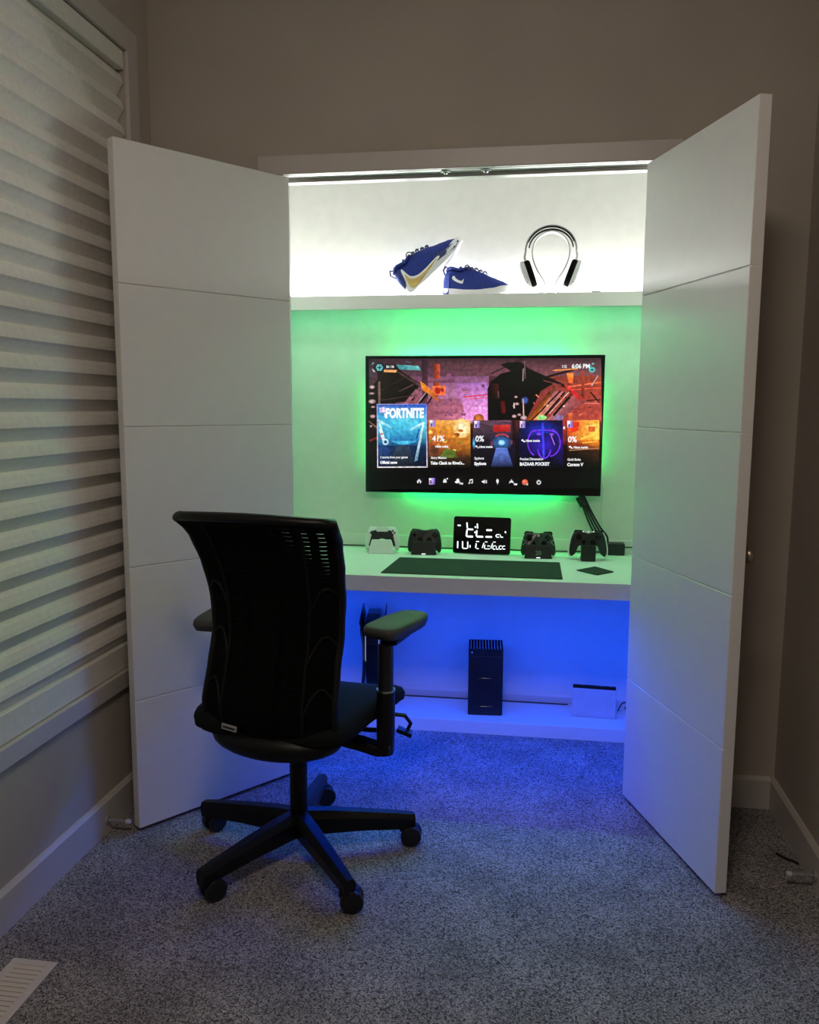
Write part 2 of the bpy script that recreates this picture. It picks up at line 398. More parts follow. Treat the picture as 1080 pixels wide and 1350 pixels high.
def S(x, y, layer):
    """picture sheet coordinates -> television coordinates"""
    u, v = .5, .5
    for _ in range(8):
        px = [(1-u)*(1-v)*CT[0][k]+u*(1-v)*CT[1][k]+u*v*CT[2][k]+(1-u)*v*CT[3][k] for k in (0, 1)]
        u += (x-px[0])/967; v += (y-px[1])/566
    return Vector((-TW/2+u*TW, -.0010-.00012*layer, TH*(1-v)))
class Pic:
    def __init__(s): s.v = []; s.f = []; s.c = []; s.n = 0
    def poly(s, pts, cols, layer=None):
        if layer is None: s.n += 1; layer = s.n
        if not isinstance(cols[0], (tuple, list)): cols = [cols]*len(pts)
        i = len(s.v); s.v += [S(x, y, layer) for x, y in pts]; s.f.append(list(range(i, i+len(pts)))); s.c += [(*s2l(c), 1) for c in cols]
    def grad(s, x0, y0, x1, y1, tl, tr, br, bl, layer=None, nx=1, ny=1):
        if layer is None: s.n += 1; layer = s.n
        s.poly([(x0, y0), (x1, y0), (x1, y1), (x0, y1)], [tl, tr, br, bl], layer)
    def line(s, pts, w, col):
        s.n += 1
        for (x0, y0), (x1, y1) in zip(pts, pts[1:]):
            d = math.hypot(x1-x0, y1-y0) or 1; nx, ny = -(y1-y0)/d*w/2, (x1-x0)/d*w/2
            s.poly([(x0+nx, y0+ny), (x1+nx, y1+ny), (x1-nx, y1-ny), (x0-nx, y0-ny)], col, s.n)
    def ell(s, cx, cy, rx, ry, col, n=16, edge=None):
        s.n += 1
        if edge is None: s.poly([(cx+rx*math.cos(2*PI*k/n), cy+ry*math.sin(2*PI*k/n)) for k in range(n)], col, s.n)
        else:
            for k in range(n):
                a, b = 2*PI*k/n, 2*PI*(k+1)/n
                s.poly([(cx, cy), (cx+rx*math.cos(a), cy+ry*math.sin(a)), (cx+rx*math.cos(b), cy+ry*math.sin(b))], [col, edge, edge], s.n)
    def build(s, name, parent):
        me = bpy.data.meshes.new(name); me.from_pydata([tuple(v) for v in s.v], [], s.f); me.materials.append(m_pic)
        a = me.color_attributes.new('picture', 'FLOAT_COLOR', 'POINT')
        for i, c in enumerate(s.c): a.data[i].color = c
        o = bpy.data.objects.new(name, me); COL.objects.link(o); o.parent = parent
        return o
K = (4, 3, 5)
P = Pic()
# backdrop rows
P.grad(52, 68, 999, 140, (40, 26, 38), (52, 30, 38), (130, 75, 85), (75, 50, 70))
P.grad(52, 140, 250, 320, (60, 42, 52), (120, 75, 90), (140, 75, 85), (35, 24, 30), P.n)
P.grad(250, 140, 550, 330, (110, 66, 92), (130, 80, 120), (230, 150, 200), (170, 90, 100), P.n)
P.grad(550, 140, 999, 330, (70, 40, 50), (150, 60, 40), (190, 70, 60), (60, 30, 25), P.n)
P.grad(52, 320, 999, 420, (40, 22, 25), (110, 40, 35), (20, 8, 10), (12, 8, 12), P.n)
P.grad(52, 420, 994, 520, (22, 12, 16), (30, 10, 10), (5, 3, 6), (5, 3, 6), P.n)
P.grad(49, 520, 991, 600, (6, 3, 6), (6, 3, 6), K, K, P.n)
P.n += 1
# far wall pieces
P.grad(275, 72, 300, 330, (30, 20, 32), (50, 30, 45), (110, 60, 70), (90, 50, 60))
P.grad(322, 90, 350, 180, (80, 30, 26), (210, 80, 46), (200, 76, 40), (120, 50, 40))
P.grad(415, 165, 547, 318, (150, 90, 150), (170, 110, 190), (250, 160, 235), (240, 150, 215))
P.grad(300, 150, 410, 165, (150, 86, 110), (120, 70, 100), (90, 50, 76), (120, 60, 80))
P.poly([(295, 230), (430, 228), (446, 262), (440, 318), (298, 318)], [(140, 80, 100), (160, 90, 120), (190, 100, 130), (210, 120, 150), (150, 80, 90)])
P.poly([(310, 262), (420, 260), (430, 290), (310, 292)], [(180, 100, 120), (190, 105, 130), (150, 80, 110), (130, 70, 85)])
P.grad(318, 178, 372, 218, (240, 110, 50), (250, 120, 60), (250, 110, 60), (220, 90, 50))
P.ell(340, 198, 12, 14, (170, 30, 26)); P.poly([(350, 190), (360, 186), (368, 196), (359, 207)], (150, 30, 40))
for q in range(16):
    x = random.uniform(300, 540); y = random.uniform(100, 300); s_ = random.uniform(5, 26)
    c = random.choice([(150, 80, 120), (110, 60, 90), (190, 110, 150), (90, 50, 70)])
    P.grad(x, y, x+s_, y+random.uniform(3, 14), c, c, tuple(int(v*.7) for v in c), c)
P.line([(445, 224), (545, 214)], 5, (220, 60, 80)); P.line([(470, 232), (545, 226)], 3, (230, 70, 90))
for x in (480, 497, 514, 530): P.ell(x, 268, 3, 3, (255, 220, 255))
P.ell(508, 312, 22, 20, (225, 130, 60), edge=(150, 70, 30))
# left machinery
P.poly([(52, 190), (92, 150), (92, 330), (52, 350)], (22, 14, 18))
P.poly([(88, 120), (180, 112), (262, 175), (240, 236), (150, 248), (92, 250)], [(34, 22, 20), (22, 14, 14), (12, 8, 8), (20, 12, 12), (30, 18, 18), (26, 16, 16)])
P.line([(96, 160), (96, 252)], 9, (120, 92, 86))
P.line([(150, 105), (270, 182)], 8, (66, 48, 46)); P.line([(160, 103), (280, 178)], 4, (12, 8, 8))
P.line([(260, 178), (150, 250)], 10, (12, 8, 10)); P.line([(240, 172), (180, 200)], 5, (80, 60, 60))
P.poly([(250, 190), (262, 200), (216, 250), (198, 250)], (150, 90, 105))
P.line([(300, 205), (262, 252)], 9, (14, 8, 12)); P.line([(322, 215), (290, 262)], 6, (14, 8, 12)); P.line([(293, 203), (256, 250)], 3, (190, 160, 160))
P.poly([(268, 160), (284, 168), (316, 196), (346, 238), (338, 240), (296, 206), (276, 196)], [(240, 150, 50), (240, 140, 50), (230, 120, 40), (200, 90, 30), (210, 100, 30), (230, 130, 40), (220, 120, 30)])
P.line([(96, 200), (230, 130)], 3, (60, 40, 36)); P.line([(100, 236), (250, 215)], 3, (70, 48, 44))
for (x, y, rx, ry) in ((66, 182, 12, 8), (64, 208, 13, 5), (66, 240, 16, 9), (70, 262, 10, 4), (68, 300, 12, 8), (60, 340, 6, 5)):
    P.ell(x, y, rx, ry, (225, 200, 200), edge=(120, 80, 80))
P.line([(52, 320), (90, 350)], 5, (140, 90, 80)); P.line([(52, 400), (90, 385)], 8, (110, 34, 30))
# status emblem and bar
P.ell(98, 104, 24, 22, (16, 28, 32), 6); P.ell(98, 104, 16, 15, (100, 170, 175), 6); P.line([(89, 104), (107, 104)], 4, (16, 40, 50)); P.line([(98, 95), (98, 113)], 4, (16, 40, 50))
P.line([(66, 92), (74, 84)], 5, (120, 160, 160)); P.line([(68, 110), (78, 122)], 5, (190, 200, 190))
P.poly([(122, 90), (168, 92), (178, 112), (124, 110)], (18, 16, 22))
P.poly([(168, 92), (262, 98), (272, 116), (182, 112)], [(60, 140, 150), (110, 190, 190), (90, 170, 170), (70, 150, 150)])
P.poly([(118, 112), (172, 114), (168, 124), (116, 122)], (230, 160, 100)); P.line([(208, 80), (232, 86)], 3, (70, 110, 120))
# dark tower in the middle
P.poly([(545, 190), (560, 160), (600, 130), (640, 120), (600, 95), (625, 84), (680, 84), (700, 100), (752, 140), (800, 150), (820, 165), (760, 200), (700, 318), (545, 318)], (7, 4, 6))
P.grad(560, 170, 590, 232, (30, 8, 10), (70, 14, 18), (40, 10, 12), (18, 6, 8)); P.grad(598, 240, 616, 290, (70, 12, 16), (60, 12, 14), (100, 20, 20), (40, 10, 12))
P.line([(560, 130), (690, 70)], 4, (20, 12, 16)); P.grad(585, 200, 592, 230, (130, 80, 80), (90, 60, 60), (60, 30, 30), (60, 30, 30))
P.line([(690, 110), (688, 160)], 3, (180, 150, 150)); P.line([(696, 80), (697, 150)], 4, (110, 90, 90))
P.poly([(700, 318), (790, 205), (815, 190), (830, 215), (760, 318)], [(130, 60, 10), (90, 36, 12), (110, 60, 50), (150, 80, 60), (210, 110, 30)])
# right machinery
P.poly([(815, 200), (862, 205), (760, 318), (722, 318)], [(170, 90, 100), (200, 110, 110), (220, 140, 120), (230, 140, 60)])
P.poly([(880, 215), (940, 240), (830, 318), (782, 318)], [(170, 90, 90), (150, 60, 60), (150, 80, 90), (190, 120, 120)])
P.line([(700, 110), (856, 182)], 11, (14, 6, 8)); P.line([(760, 150), (890, 115)], 8, (22, 8, 10)); P.line([(770, 158), (842, 178)], 4, (120, 60, 56))
P.line([(855, 205), (770, 305)], 8, (14, 8, 10)); P.line([(884, 212), (808, 300)], 9, (12, 6, 8)); P.line([(838, 200), (718, 322)], 6, (20, 8, 8)); P.line([(870, 206), (792, 292)], 3, (240, 210, 190))
P.line([(806, 118), (906, 112)], 5, (230, 140, 70))
P.poly([(862, 130), (890, 128), (886, 172), (870, 168)], [(250, 130, 50), (255, 150, 60), (230, 90, 40), (220, 90, 40)])
P.poly([(850, 175), (868, 180), (900, 206), (918, 232), (905, 235), (870, 200)], [(230, 60, 60), (240, 50, 60), (230, 50, 50), (190, 30, 30), (200, 40, 40), (220, 50, 50)])
P.line([(868, 184), (997, 166)], 6, (250, 110, 70)); P.line([(880, 196), (996, 188)], 5, (240, 80, 60)); P.line([(905, 240), (980, 205)], 6, (180, 60, 44))
P.line([(938, 240), (995, 236)], 5, (60, 20, 20)); P.line([(955, 205), (990, 250)], 6, (40, 14, 14)); P.line([(930, 250), (992, 252)], 4, (220, 120, 110)); P.line([(985, 140), (960, 180)], 4, (200, 170, 170))
P.grad(920, 120, 932, 230, (160, 60, 40), (200, 80, 50), (140, 40, 30), (120, 40, 30)); P.grad(955, 110, 962, 160, (170, 70, 50), (190, 80, 60), (120, 40, 30), (120, 40, 30))
for q in range(22):
    x = random.uniform(700, 985); y = random.uniform(150, 300); s_ = random.uniform(4, 16)
    c = random.choice([(220, 90, 60), (60, 20, 20), (170, 60, 60), (240, 140, 90), (30, 14, 16)])
    P.line([(x, y), (x+s_, y+random.uniform(-10, 10))], random.uniform(2, 5), c)
P.ell(695, 238, 15, 15, (60, 90, 170), edge=(40, 50, 110))
for (x, y, s_) in ((660, 224, 7), (664, 252, 9), (652, 302, 10), (672, 296, 8), (690, 308, 14), (650, 260, 5)):
    P.ell(x, y, s_, s_*.7, (230, 200, 200), edge=(120, 80, 80))
P.line([(688, 232), (690, 300)], 5, (220, 170, 160)); P.line([(652, 248), (652, 270)], 5, (230, 200, 190))
P.ell(762, 308, 20, 10, (150, 220, 130)); P.ell(830, 308, 19, 12, (140, 110, 160)); P.grad(868, 290, 882, 318, (230, 120, 60), (230, 120, 60), (200, 80, 40), (200, 80, 40))
P.ell(850, 262, 4, 3, (230, 230, 180)); P.ell(786, 260, 7, 6, (250, 220, 160), edge=(200, 120, 90))
P.grad(843, 318, 858, 420, (200, 60, 50), (160, 50, 50), (60, 20, 24), (90, 30, 30)); P.ell(850, 350, 4, 6, (250, 200, 200))
P.ell(962, 116, 13, 11, (90, 190, 190)); P.ell(962, 116, 5, 4, (20, 60, 70)); P.poly([(940, 102), (962, 96), (958, 110)], (60, 150, 150)); P.ell(966, 92, 5, 3, (120, 200, 200))
P.build('picture', scr)
LB = P.n+2
def tile():
    q = Pic(); q.n = LB; return q
def sparkle(q, x, y):
    q.grad(x, y, x+22, y+28, (235, 215, 240), (150, 110, 200), (110, 90, 210), (220, 190, 220)); q.ell(x+7, y+7, 4, 5, (255, 240, 220)); q.grad(x+5, y+14, x+10, y+26, (70, 40, 90), (70, 40, 90), (60, 40, 90), (60, 40, 90))
# tile 1
q = tile()
q.grad(87, 250, 297, 510, (150, 160, 215), (110, 110, 200), (225, 215, 225), (230, 225, 230))
q.grad(91, 254, 293, 330, (60, 90, 190), (40, 70, 200), (90, 220, 235), (70, 190, 220))
q.grad(91, 330, 293, 420, (70, 190, 220), (90, 220, 235), (20, 60, 110), (30, 80, 140), q.n)
q.grad(91, 420, 293, 505, (20, 50, 90), (20, 44, 80), (12, 16, 30), (14, 24, 50), q.n)
q.n += 1
q.ell(200, 350, 84, 66, (130, 240, 250), n=24, edge=(60, 170, 215))
q.grad(140, 318, 260, 400, (80, 205, 232), (90, 210, 235), (30, 120, 180), (30, 110, 170))
q.poly([(91, 318), (98, 314), (122, 395), (110, 400)], (215, 240, 245)); q.poly([(91, 310), (150, 344), (148, 352), (91, 322)], [(210, 240, 250), (120, 220, 240), (110, 210, 235), (180, 230, 240)])
q.poly([(278, 330), (286, 326), (256, 480), (242, 486)], [(230, 250, 250), (220, 245, 250), (90, 140, 170), (100, 150, 180)]); q.poly([(222, 352), (280, 322), (284, 330), (226, 362)], [(120, 220, 240), (220, 250, 255), (210, 240, 250), (110, 200, 230)])
q.line([(265, 352), (252, 392)], 6, (30, 80, 160)); q.ell(123, 404, 13, 13, (200, 230, 240)); q.ell(123, 404, 7, 7, (30, 90, 140)); q.line([(96, 352), (112, 400)], 3, (200, 220, 230))
q.poly([(91, 420), (140, 425), (150, 505), (91, 505)], [(40, 70, 130), (30, 56, 110), (14, 18, 32), (20, 30, 60)])
q.poly([(150, 505), (158, 440), (180, 415), (222, 418), (246, 505)], [(22, 28, 40), (44, 60, 80), (56, 76, 96), (46, 62, 82), (18, 22, 34)])
q.ell(108, 372, 7, 5, (190, 130, 120)); q.ell(100, 390, 6, 5, (120, 100, 150)); q.ell(112, 388, 4, 4, (210, 190, 200))
q.build('tile', scr)
# tile 2
q = tile()
q.grad(302, 317, 474, 400, (230, 150, 60), (250, 200, 110), (200, 120, 30), (190, 90, 40))
q.grad(302, 400, 474, 470, (190, 90, 40), (210, 130, 40), (60, 40, 20), (80, 50, 30), q.n)
q.grad(302, 470, 474, 512, (50, 36, 20), (60, 36, 20), (8, 6, 8), (8, 6, 8), q.n)
q.n += 1
q.ell(440, 350, 34, 40, (255, 255, 215), n=24, edge=(246, 190, 98))
for k in range(26):
    x = random.uniform(306, 450); y = random.uniform(345, 440)
    q.ell(x, y, random.uniform(4, 14), random.uniform(3, 9), random.choice([(240, 160, 50), (200, 110, 40), (255, 200, 90), (160, 80, 30), (150, 120, 40)]), 7)
q.poly([(345, 470), (372, 430), (410, 440), (420, 470)], (90, 110, 40)); q.ell(325, 440, 20, 24, (70, 40, 30), edge=(110, 60, 40))
sparkle(q, 308, 316)
q.build('tile', scr)
# tile 3
q = tile()
q.grad(484, 318, 655, 400, (90, 66, 80), (110, 70, 90), (40, 26, 50), (30, 20, 36))
q.grad(484, 400, 655, 512, (24, 18, 34), (30, 24, 48), (6, 6, 14), (8, 6, 12), q.n)
q.n += 1
q.poly([(566, 338), (636, 336), (634, 364), (568, 366)], [(190, 40, 40), (220, 60, 50), (180, 30, 34), (150, 24, 30)])
q.ell(600, 408, 46, 34, (60, 120, 190), n=20, edge=(30, 24, 50)); q.ell(600, 409, 14, 11, (220, 250, 255), n=16, edge=(90, 180, 230))
q.poly([(578, 430), (622, 430), (646, 508), (556, 508)], [(100, 130, 220), (90, 120, 210), (24, 24, 54), (24, 24, 54)])
q.line([(575, 384), (588, 376), (612, 376), (630, 386)], 6, (190, 60, 70)); q.ell(560, 410, 5, 10, (120, 50, 70)); q.ell(640, 408, 5, 10, (120, 50, 70)); q.ell(488, 410, 6, 26, (90, 190, 230), edge=(40, 70, 110))
q.line([(500, 330), (560, 345)], 5, (60, 40, 56)); q.line([(600, 326), (650, 332)], 5, (70, 44, 60)); q.grad(640, 318, 655, 400, (60, 30, 40), (20, 8, 12), (10, 6, 10), (30, 16, 24))
sparkle(q, 490, 320)
q.build('tile', scr)
# tile 4
q = tile()
q.grad(669, 319, 845, 400, (16, 30, 50), (14, 14, 40), (30, 16, 110), (14, 14, 60))
q.grad(669, 400, 845, 514, (14, 12, 60), (40, 20, 120), (5, 5, 14), (6, 8, 16), q.n)
q.n += 1
q.ell(760, 362, 74, 44, (30, 50, 190), n=24, edge=(16, 18, 70)); q.ell(765, 420, 60, 50, (60, 30, 190), n=24, edge=(18, 14, 70))
for (cx, cy, rx, ry, a0, a1) in ((745, 410, 40, 56, 2.0, 4.4), (790, 410, 44, 56, -1.3, 1.5), (768, 372, 50, 14, 3.3, 6.1), (770, 430, 26, 44, .2, 3.0)):
    q.line([(cx+rx*math.cos(a0+(a1-a0)*k/10), cy+ry*math.sin(a0+(a1-a0)*k/10)) for k in range(11)], 5, (120, 50, 240))
q.line([(765, 330), (768, 470)], 8, (60, 70, 250)); q.line([(795, 372), (812, 420)], 3, (200, 120, 240)); q.ell(800, 376, 10, 6, (190, 110, 250), edge=(70, 40, 190)); q.ell(750, 375, 12, 7, (150, 80, 240), edge=(60, 30, 180))
sparkle(q, 674, 321)
q.build('tile', scr)
# tile 5
q = tile()
q.grad(861, 319, 988, 400, (225, 60, 30), (250, 190, 70), (255, 200, 70), (200, 60, 24))
q.grad(861, 400, 987, 440, (160, 50, 24), (255, 150, 40), (120, 60, 30), (40, 14, 10), q.n)
q.grad(861, 440, 985, 515, (26, 12, 10), (60, 28, 16), (8, 6, 8), (6, 5, 6), q.n)
q.n += 1
q.poly([(930, 340), (987, 335), (987, 400), (950, 380)], [(255, 190, 90), (255, 210, 100), (255, 220, 80), (250, 150, 40)])
q.poly([(866, 330), (910, 325), (905, 360), (880, 370)], (220, 50, 26)); q.grad(945, 345, 972, 366, (220, 80, 40), (230, 100, 40), (240, 130, 40), (220, 90, 30))
q.line([(915, 395), (985, 372)], 7, (255, 210, 80)); q.line([(920, 412), (984, 404)], 6, (255, 180, 60)); q.line([(868, 442), (984, 434)], 3, (190, 130, 90))
sparkle(q, 862, 321)
q.build('tile', scr)
# lettering on the screen
def put_text(body, x, y, size, parent, col=(235, 235, 240), bold=0, xs=1.0, name='lettering', lay=LB+30, shear=0):
    sc = TW/967
    me = text_mesh(body, size*sc, .0001, bold*sc)
    o0 = S(x, y, lay)
    dx = (S(x+50, y, lay)-o0).normalized(); dz = Vector((0, 0, 1))
    for v in me.vertices:
        c = v.co.copy(); v.co = o0+dx*c.x*xs+dz*(c.y)+Vector((0, -c.z-.0002, 0))
    me.materials.clear(); me.materials.append(m_txt if col[0] > 100 else m_lit)
    me.name = name
    o = bpy.data.objects.new(name, me); COL.objects.link(o); o.parent = parent
    return o
m_txt = mat('screen_text_white', (.1, .1, .1), .5, emit=(.86, .86, .9), es=1.0, var=.01)
put_text('FORTNITE', 124, 305, 52, scr, bold=3.0, xs=.66)
q = tile(); q.n = LB+26; q.poly([(98, 266), (120, 262), (124, 282), (100, 286)], (235, 210, 245)); q.poly([(118, 288), (130, 288), (130, 308), (122, 306)], (240, 240, 250)); q.build('picture', scr)
put_text('5 stories from your games', 101, 471, 13.5, scr, bold=.3, xs=.80)
put_text('Official news', 100, 493, 16, scr, bold=.8, xs=.86)
put_text('41%', 318, 402, 33, scr, bold=.8, xs=.9); put_text('Hints inside', 330, 428, 12.5, scr, bold=.5, xs=.9)
put_text('Story Mission', 312, 474, 13.5, scr, bold=.3, xs=.86); put_text("Take Clank to Rivet's...", 310, 497, 17, scr, bold=.8, xs=.88)
put_text('0%', 494, 404, 33, scr, bold=.8, xs=.9); put_text('Hints inside', 510, 430, 12.5, scr, bold=.5, xs=.9)
put_text('Spybots', 490, 477, 13.5, scr, bold=.3, xs=.9); put_text('Spybots', 489, 500, 17, scr, bold=.8, xs=.9)
put_text('Hints inside', 697, 406, 12.5, scr, bold=.5, xs=.95)
put_text('Pocket Dimension', 673, 481, 13.5, scr, bold=.3, xs=.93); put_text('BAZAAR POCKET', 672, 503, 17.5, scr, bold=.8, xs=.86)
put_text('0%', 864, 408, 33, scr, bold=.8, xs=.9); put_text('Hints inside', 886, 434, 12.5, scr, bold=.5, xs=.95)
put_text('Gold Bolts', 861, 484, 13.5, scr, bold=.3, xs=.9); put_text('Corson V', 860, 506, 17.5, scr, bold=.8, xs=.9)
put_text('6:06 PM', 882, 110, 24, scr, bold=.6, xs=.9); put_text('112', 842, 108, 15, scr, bold=.4, xs=.9); put_text('30 / 30', 128, 106, 13, scr, bold=.3, xs=.9)
# menu icons
W = (232, 232, 236)
def icon():
    q = Pic(); q.n = LB+26; return q
I = icon(); I.poly([(253, 566), (262, 556), (271, 566), (269, 574), (255, 574)], W); I.grad(259, 567, 265, 574, K, K, K, K); I.build('icon', scr)
I = icon(); I.grad(303, 553, 327, 580, (220, 190, 230), (120, 100, 210), (110, 80, 190), (210, 170, 220)); I.grad(308, 562, 313, 576, (60, 40, 90), (60, 40, 90), (60, 40, 90), (60, 40, 90)); I.ell(308, 558, 4, 4, (255, 250, 240)); I.build('icon', scr)
I = icon(); I.poly([(360, 572), (363, 560), (368, 556), (373, 560), (376, 572)], W); I.ell(378, 556, 3, 3, W); I.build('icon', scr)
I = icon(); I.ell(421, 562, 6, 6, W); I.ell(420, 570, 11, 5, W); I.line([(428, 576), (442, 577)], 7, W); I.build('icon', scr)
I = icon(); I.line([(470, 562), (470, 574)], 3, W); I.line([(481, 560), (481, 572)], 3, W); I.line([(469, 562), (482, 560)], 4, W); I.ell(468, 575, 4, 3, W); I.ell(479, 573, 4, 3, W); I.build('icon', scr)
I = icon(); I.poly([(519, 566), (524, 566), (530, 560), (530, 578), (524, 572), (519, 572)], W); I.line([(534, 564), (534, 574)], 2.5, W); I.line([(538, 562), (538, 576)], 2.5, W); I.build('icon', scr)
I = icon(); I.ell(582, 567, 5, 9, W); I.line([(582, 574), (582, 581)], 2.5, W); I.build('icon', scr)
I = icon(); I.poly([(628, 578), (632, 566), (644, 566), (648, 578), (642, 573), (634, 573)], W); I.line([(648, 580), (661, 581)], 7, W); I.line([(638, 560), (638, 566)], 3, W); I.build('icon', scr)
I = icon(); I.ell(692, 572, 12, 12, (215, 95, 70)); I.ell(688, 569, 4, 4, (235, 140, 110)); I.ell(701, 581, 4, 4, W); I.build('icon', scr)
I = icon(); I.ell(747, 573, 9, 9, W); I.ell(747, 573, 5.5, 5.5, K); I.line([(747, 562), (747, 572)], 3, W); I.build('icon', scr)
for x, y in ((322, 422), (498, 424), (684, 400), (872, 427)):
    I = icon(); I.ell(x, y, 5, 4, W); I.ell(x+7, y+5, 4, 3, W); I.build('icon', scr)

# ------------------------------------------------------------------ digital clock
ck = thing('digital_clock', 'black rectangular digital clock with glowing white digits in the middle of the desk', 'clock', (.042, .668, ZD1+.0035), (math.radians(-9), 0, math.radians(-4)))
cwid, chei = .252, .162
B().prism(rrect(cwid, chei, .010, cy=chei/2), lambda x, z: (x, 0, z), lambda x, z: (x, .016, z)).obj('case', m_gloss, ck, bevel=.0015)
B().prism([(-.05, .012), (.05, .012), (.04, .08), (-.04, .08)], lambda x, z: (x, .016, z), lambda x, z: (x, .022+(.035*(1-z/.08)), z)).obj('prop_foot', m_black, ck)
CK = ((165, 165), (853, 180), (830, 628), (148, 590))
def C(x, y):
    u, v = .5, .5
    for _ in range(8):
        px = [(1-u)*(1-v)*CK[0][k]+u*(1-v)*CK[1][k]+u*v*CK[2][k]+(1-u)*v*CK[3][k] for k in (0, 1)]
        u += (x-px[0])/688; v += (y-px[1])/440
    return (-cwid/2+u*cwid, chei*(1-v))
for x0, y0, x1, y1, wd in ((210, 272, 246, 275, 20), (322, 240, 326, 302, 20), (322, 318, 396, 322, 24), (322, 330, 314, 400, 22), (318, 402, 392, 406, 26), (418, 292, 432, 293, 24), (447, 252, 450, 308, 18), (412, 354, 424, 355, 22), (440, 332, 434, 400, 20), (440, 404, 514, 408, 26), (556, 328, 622, 330, 26), (546, 408, 620, 410, 24),
                           (672, 384, 710, 380, 12), (670, 388, 670, 408, 12), (674, 412, 706, 413, 12), (722, 384, 720, 406, 11), (724, 412, 752, 413, 14), (780, 342, 784, 364, 18),
                           (210, 458, 208, 536, 18), (268, 460, 268, 538, 18), (274, 542, 322, 544, 14), (330, 464, 330, 540, 16), (358, 505, 358, 534, 16), (430, 462, 466, 464, 12), (432, 486, 426, 538, 18), (436, 546, 462, 548, 12),
                           (524, 482, 504, 538, 13), (536, 468, 566, 469, 11), (536, 505, 528, 545, 14), (536, 550, 556, 551, 12), (566, 516, 596, 517, 12), (562, 550, 592, 551, 12), (628, 486, 606, 546, 13), (634, 470, 664, 472, 11),
                           (632, 520, 662, 514, 12), (630, 528, 630, 550, 12), (634, 556, 658, 556, 12), (672, 520, 670, 548, 11), (672, 556, 696, 556, 12), (706, 520, 734, 516, 11), (704, 524, 704, 550, 11), (708, 556, 734, 556, 11), (746, 520, 774, 518, 11), (744, 524, 744, 550, 11), (748, 556, 776, 556, 11)):
    a, c = Vector(C(x0, y0)), Vector(C(x1, y1)); d = (c-a); L = d.length+.001; sc = cwid/688; hw = wd*sc*.40
    t = d.normalized(); n = Vector((-t.y, t.x)); ch = min(hw, L/2)*.7
    pts = [a-t*ch*.6, a+n*hw+t*ch*.4, c+n*hw-t*ch*.4, c+t*ch*.6, c-n*hw-t*ch*.4, a-n*hw+t*ch*.4]
    B().prism([(q.x, q.y) for q in pts], lambda x, z: (x, -.0008, z), lambda x, z: (x, -.0001, z)).obj('digit_segment', m_lit, ck)

# ------------------------------------------------------------------ game controllers and their docks
HALF = [(0, 4.6), (2.2, 4.9), (4.6, 5.2), (6.4, 4.5), (7.3, 2.4), (7.9, -.6), (8.1, -3.6), (7.6, -5.6), (6.6, -5.9), (5.6, -4.7), (4.5, -2.3), (3.2, -1.5), (1.5, -1.4)]
def pad_outline(half, s=1.0):
    pts = half+[(-x, z) for x, z in half[::-1] if x != 0]
    return [(x*.01*s, z*.01*s) for x, z in catmull(pts, 4, True)]
def controller(name, label, loc, rz, lean, half, body_m, s=1.0, stick_m=m_black, sticks=((-2.2, -.1), (2.2, -.1)), dpad=(-4.9, 2.2), btn=(4.9, 2.2), th=.034, kind=0, face_m=None):
    t = thing(name, label, 'game controller', loc, (math.radians(-lean), 0, rz), 'game controllers along the back of the desk')
    ol = pad_outline(half, s)
    b = B(); rings = []
    cx = 0; cz = .005
    for y, k in ((0.002, .90), (-.006, .985), (-.014, 1.0), (-.022, .985), (-.03, .90)):
        rings.append([(x*k, -y-.017, cz+(z-cz)*k) for x, z in ol])
    b.loft(rings)
    b.obj('shell', body_m, t, smooth=True, angle=60)
    f = -.0205+.0015
    c = .01*s
    for i, (x, z) in enumerate(sticks):
        b = B(); b.cyl((x*c, f+.001, z*c), (x*c, f-.003, z*c), .0115, seg=20).cyl((x*c, f-.003, z*c), (x*c, f-.011, z*c), .0055, seg=14).cyl((x*c, f-.011, z*c), (x*c, f-.015, z*c), .0085, .0095, seg=20)
        b.obj('thumbstick', stick_m, t, smooth=True)
    b = B(); x, z = dpad[0]*c, dpad[1]*c
    b.bb(x-.009, x+.009, f-.003, f+.002, z-.0032, z+.0032).bb(x-.0032, x+.0032, f-.003, f+.002, z-.009, z+.009); b.obj('directional_pad', stick_m, t)
    for k in range(4):
        a = k*PI/2; x, z = btn[0]*c+.0085*math.cos(a), btn[1]*c+.0085*math.sin(a)
        B().cyl((x, f+.002, z), (x, f-.003, z), .0042, seg=12).obj('button', stick_m, t, smooth=True)
    for sgn in (-1, 1):
        B().prism([(sgn*.022*s, .044*s), (sgn*.058*s, .046*s), (sgn*.066*s, .034*s), (sgn*.030*s, .036*s)], lambda x, z: (x, -.012, z+.006), lambda x, z: (x, .008, z+.004)).obj('shoulder_button', stick_m if kind else body_m, t, bevel=.002)
    return t
Y0 = .672
